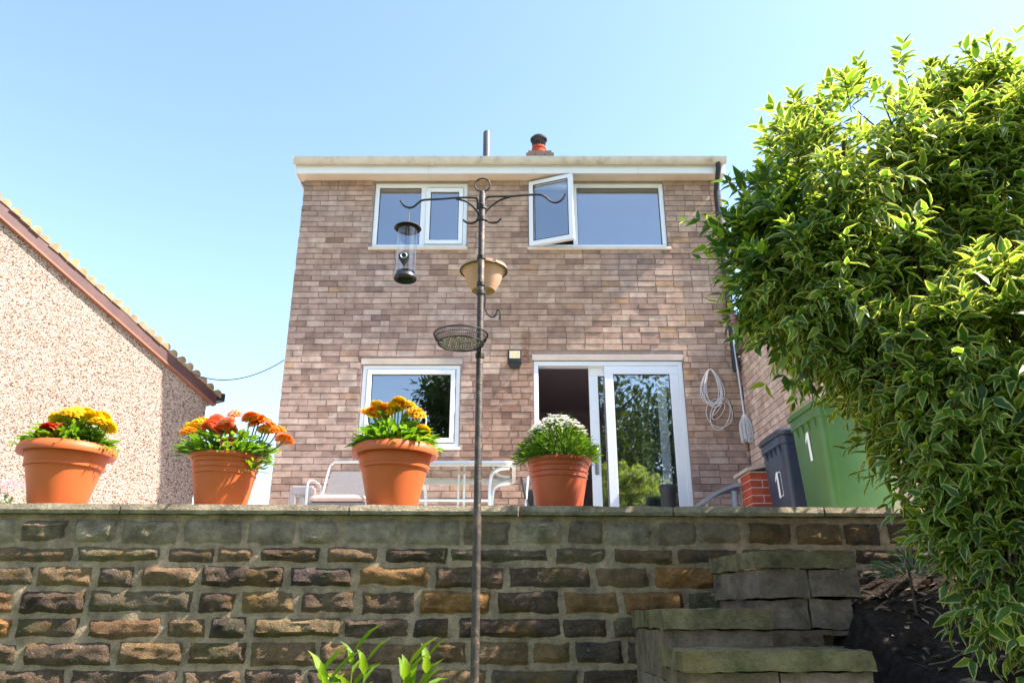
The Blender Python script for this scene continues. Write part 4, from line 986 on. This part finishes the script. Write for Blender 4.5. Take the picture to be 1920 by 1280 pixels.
for zz, k in ((0,.82),(.012,.95),(.035,1),(.058,.95),(.07,.80)): pass
T.part(MB().loft([rrect((xl+xr)/2, 6.73, .25*k, .24*k, .06, zs+zz) for zz, k in ((0,.82),(.012,.96),(.035,1),(.06,.95),(.072,.78))]), 'cushion', M_cushion, True)
for sx_ in (xl, xr):
    T.part(MB().tube(catmull([(sx_,7.1,ZT),(sx_,6.98,zs),(sx_-.005,6.95,zs+.2),(sx_-.005,6.55,zs+.19),(sx_,6.5,zs),(sx_,6.48,ZT)], 4), .012, 8), 'leg', M_alu, True)
T.part(MB().box((xl,6.5,zs-.025), (xr,6.96,zs-.003)), 'seat', M_fabric)
# taupe slotted chair
T = Thing('slotted_garden_chair', (-2.1, 7.3, ZT), 'taupe plastic garden chair with a slotted back against the house corner', 'chair')
a0, a1 = P(541,945,7.3).x, P(590,945,7.3).x; zt_ = P(560,911,7.3).z
T.part(MB().box((a0,7.28,ZT+.40),(a0+.07,7.31,zt_-.02)).box((a1-.07,7.28,ZT+.40),(a1,7.31,zt_-.02)).box((a0+.02,7.279,zt_-.09),(a1-.02,7.311,zt_)), 'back_frame', M_taupe, bevel=.012)
for k in (0,): xx = (a0+a1)/2; T.part(MB().box((xx-.022,7.283,ZT+.4),(xx+.022,7.307,zt_-.08)), 'slat', M_taupe, bevel=.004)
T.part(MB().box((a0,6.92,ZT+.37),(a1,7.31,ZT+.40)), 'seat', M_taupe, bevel=.01)
for xx in (a0+.03, a1-.03):
    for yy in (6.95, 7.28): T.part(MB().tube([(xx,yy,ZT),(xx,yy,ZT+.375)], .022, 8), 'leg', M_taupe)
# glass table
T = Thing('glass_patio_table', (-.45, 6.7, ZT), 'glass topped patio table with tubular aluminium frame behind the amber potted flowers', 'table')
tz = ZT+.72; tx0, tx1, ty0, ty1 = -1.0, .03, 6.15, 7.1
T.part(MB().loft([rrect((tx0+tx1)/2,(ty0+ty1)/2,(tx1-tx0)/2-.02,(ty1-ty0)/2-.02,.08,tz-.006), rrect((tx0+tx1)/2,(ty0+ty1)/2,(tx1-tx0)/2-.02,(ty1-ty0)/2-.02,.08,tz)]), 'glass_top', M_tableglass)
T.part(MB().loft([rrect((tx0+tx1)/2,(ty0+ty1)/2,(tx1-tx0)/2+a,(ty1-ty0)/2+a,.10,tz+b) for a, b in ((-.03,-.03),(0,-.03),(.004,-.01),(0,.008),(-.03,.008),(-.03,-.03))], caps=False), 'table_rim', M_alu, True)
for xx, yy in ((-.18,6.25),(-.80,6.25),(-.18,7.0),(-.80,7.0)):
    sgn = 1 if xx > -.5 else -1
    T.part(MB().tube(catmull([(xx+sgn*.16,yy,tz-.03),(xx+sgn*.05,yy,tz-.05),(xx,yy,tz-.15),(xx,yy,ZT+.2),(xx,yy,ZT)], 5), .017, 8), 'leg', M_alu, True)
T.part(MB().tube([(-.80,6.25,ZT+.42),(-.18,6.25,ZT+.42)], .012, 8), 'stretcher', M_alu, True); T.part(MB().tube([(-.80,7.0,ZT+.30),(-.18,7.0,ZT+.30)], .012, 8), 'stretcher', M_alu, True)
for xx in (-.47,-.42): T.part(MB().tube([(xx,6.6,tz-.02),(xx,6.6,ZT+.36)], .012, 8), 'parasol_tube', M_alu, True)
# folded black chair behind the red pot
T = Thing('folded_black_chair', (.17, 6.9, ZT), 'folded dark metal chair leaning between table and the dark red pot', 'chair')
for a, b, m in ((978,992,M_black),(990,984,M_alu),(1000,1001,M_black)): T.part(MB().tube([P(b,965,6.9), P(a,893,6.95)], .013, 8), 'frame_tube', m, True)
T.part(MB().box((.13,6.93,ZT+.3),(.42,6.96,ZT+.62)), 'seat', M_black, bevel=.02)
# black urn by the door
uc = P(1255, 950, 7.95); uc.z = ZT; T = Thing('black_urn', uc, 'tall ribbed black urn with wire loop standing before the patio door glass', 'urn')
uz = P(1255, 909, 7.95).z-ZT
T.part(MB().lathe([(0,0),(.085,0),(.085,uz*.5),(.075,uz*.72),(.082,uz*.86),(.095,uz*.93),(.095,uz*.985),(.085,uz),(.075,uz*.97),(0,uz*.95)], uc, 28), 'body', M_black, True)
T.part(MB().tube(catmull([uc+Vector((-.03,0,uz*.96)), uc+Vector((-.02,0,uz+.05)), uc+Vector((0,0,uz+.075)), uc+Vector((.02,0,uz+.05)), uc+Vector((.03,0,uz*.96))], 5), .003, 6), 'wire_loop', M_alu, True)

# ------------------------------------------------------------ garden behind the camera (seen in the glass)
def tree(x, y, h, r, lab, m, n_, seed):
    T = Thing('garden_tree' if h > 5 else 'garden_bush', (x, y, 0), lab, 'tree' if h > 5 else 'bush'); rs = np.random.RandomState(seed)
    cl = []; mb = MB(); mb.tube([(x,y,0),(x+.1,y,h*.35),(x,y,h*.8)], [.18*h/8,.13*h/8,.04], 8)
    for k in range(40):
        a = rs.uniform(0,6.283); zz = h*rs.uniform(.28 if h > 5 else .1,.95); q = r*rs.uniform(.1,.95)*(1.15-abs(zz/h-.5)); c = Vector((x+q*math.cos(a), y+q*math.sin(a), zz)); cl.append(c); mb.tube([(x,y,max(.1,zz-r*.5)), c], [.05,.015], 5)
    T.part(mb, 'trunk', M_bark, True); pp = []; dd = []; uu = []; ss = []
    for c in cl:
        for _ in range(n_//40):
            d = rs.normal(size=3); d /= np.linalg.norm(d); rr = r*.42*rs.uniform(.5,1.05); pp.append((c.x+d[0]*rr, c.y+d[1]*rr, c.z+d[2]*rr*.8)); dd.append(d+rs.normal(size=3)*.6); uu.append((rs.normal()*.5, rs.normal()*.5, 1)); ss.append(rs.uniform(.18,.34)*(1 if h > 5 else .6))
    o = link('crown', leaves_mesh('crown', pp, dd, uu, ss), m); parent_keep(o, T.o); o['kind'] = 'stuff'
tree(-2.0, -7.5, 9.4, 2.1, 'broad dark green tree at the end of the lower garden', M_tree, 7000, 1)
tree(3.0, -6.5, 8.6, 2.0, 'mid green tree reflected in the patio door', M_tree, 6500, 2)
tree(5.8, -9, 9.0, 2.4, 'dark tree standing behind the mid green tree', M_tree, 6000, 4)
tree(-6.5, -12, 7.0, 2.4, 'low round tree in the far corner of the garden', M_tree, 5000, 5)
tree(2.9, -1.6, 4.5, 1.1, 'bright lime green bush in the lower garden', M_limeleaf, 5000, 6)
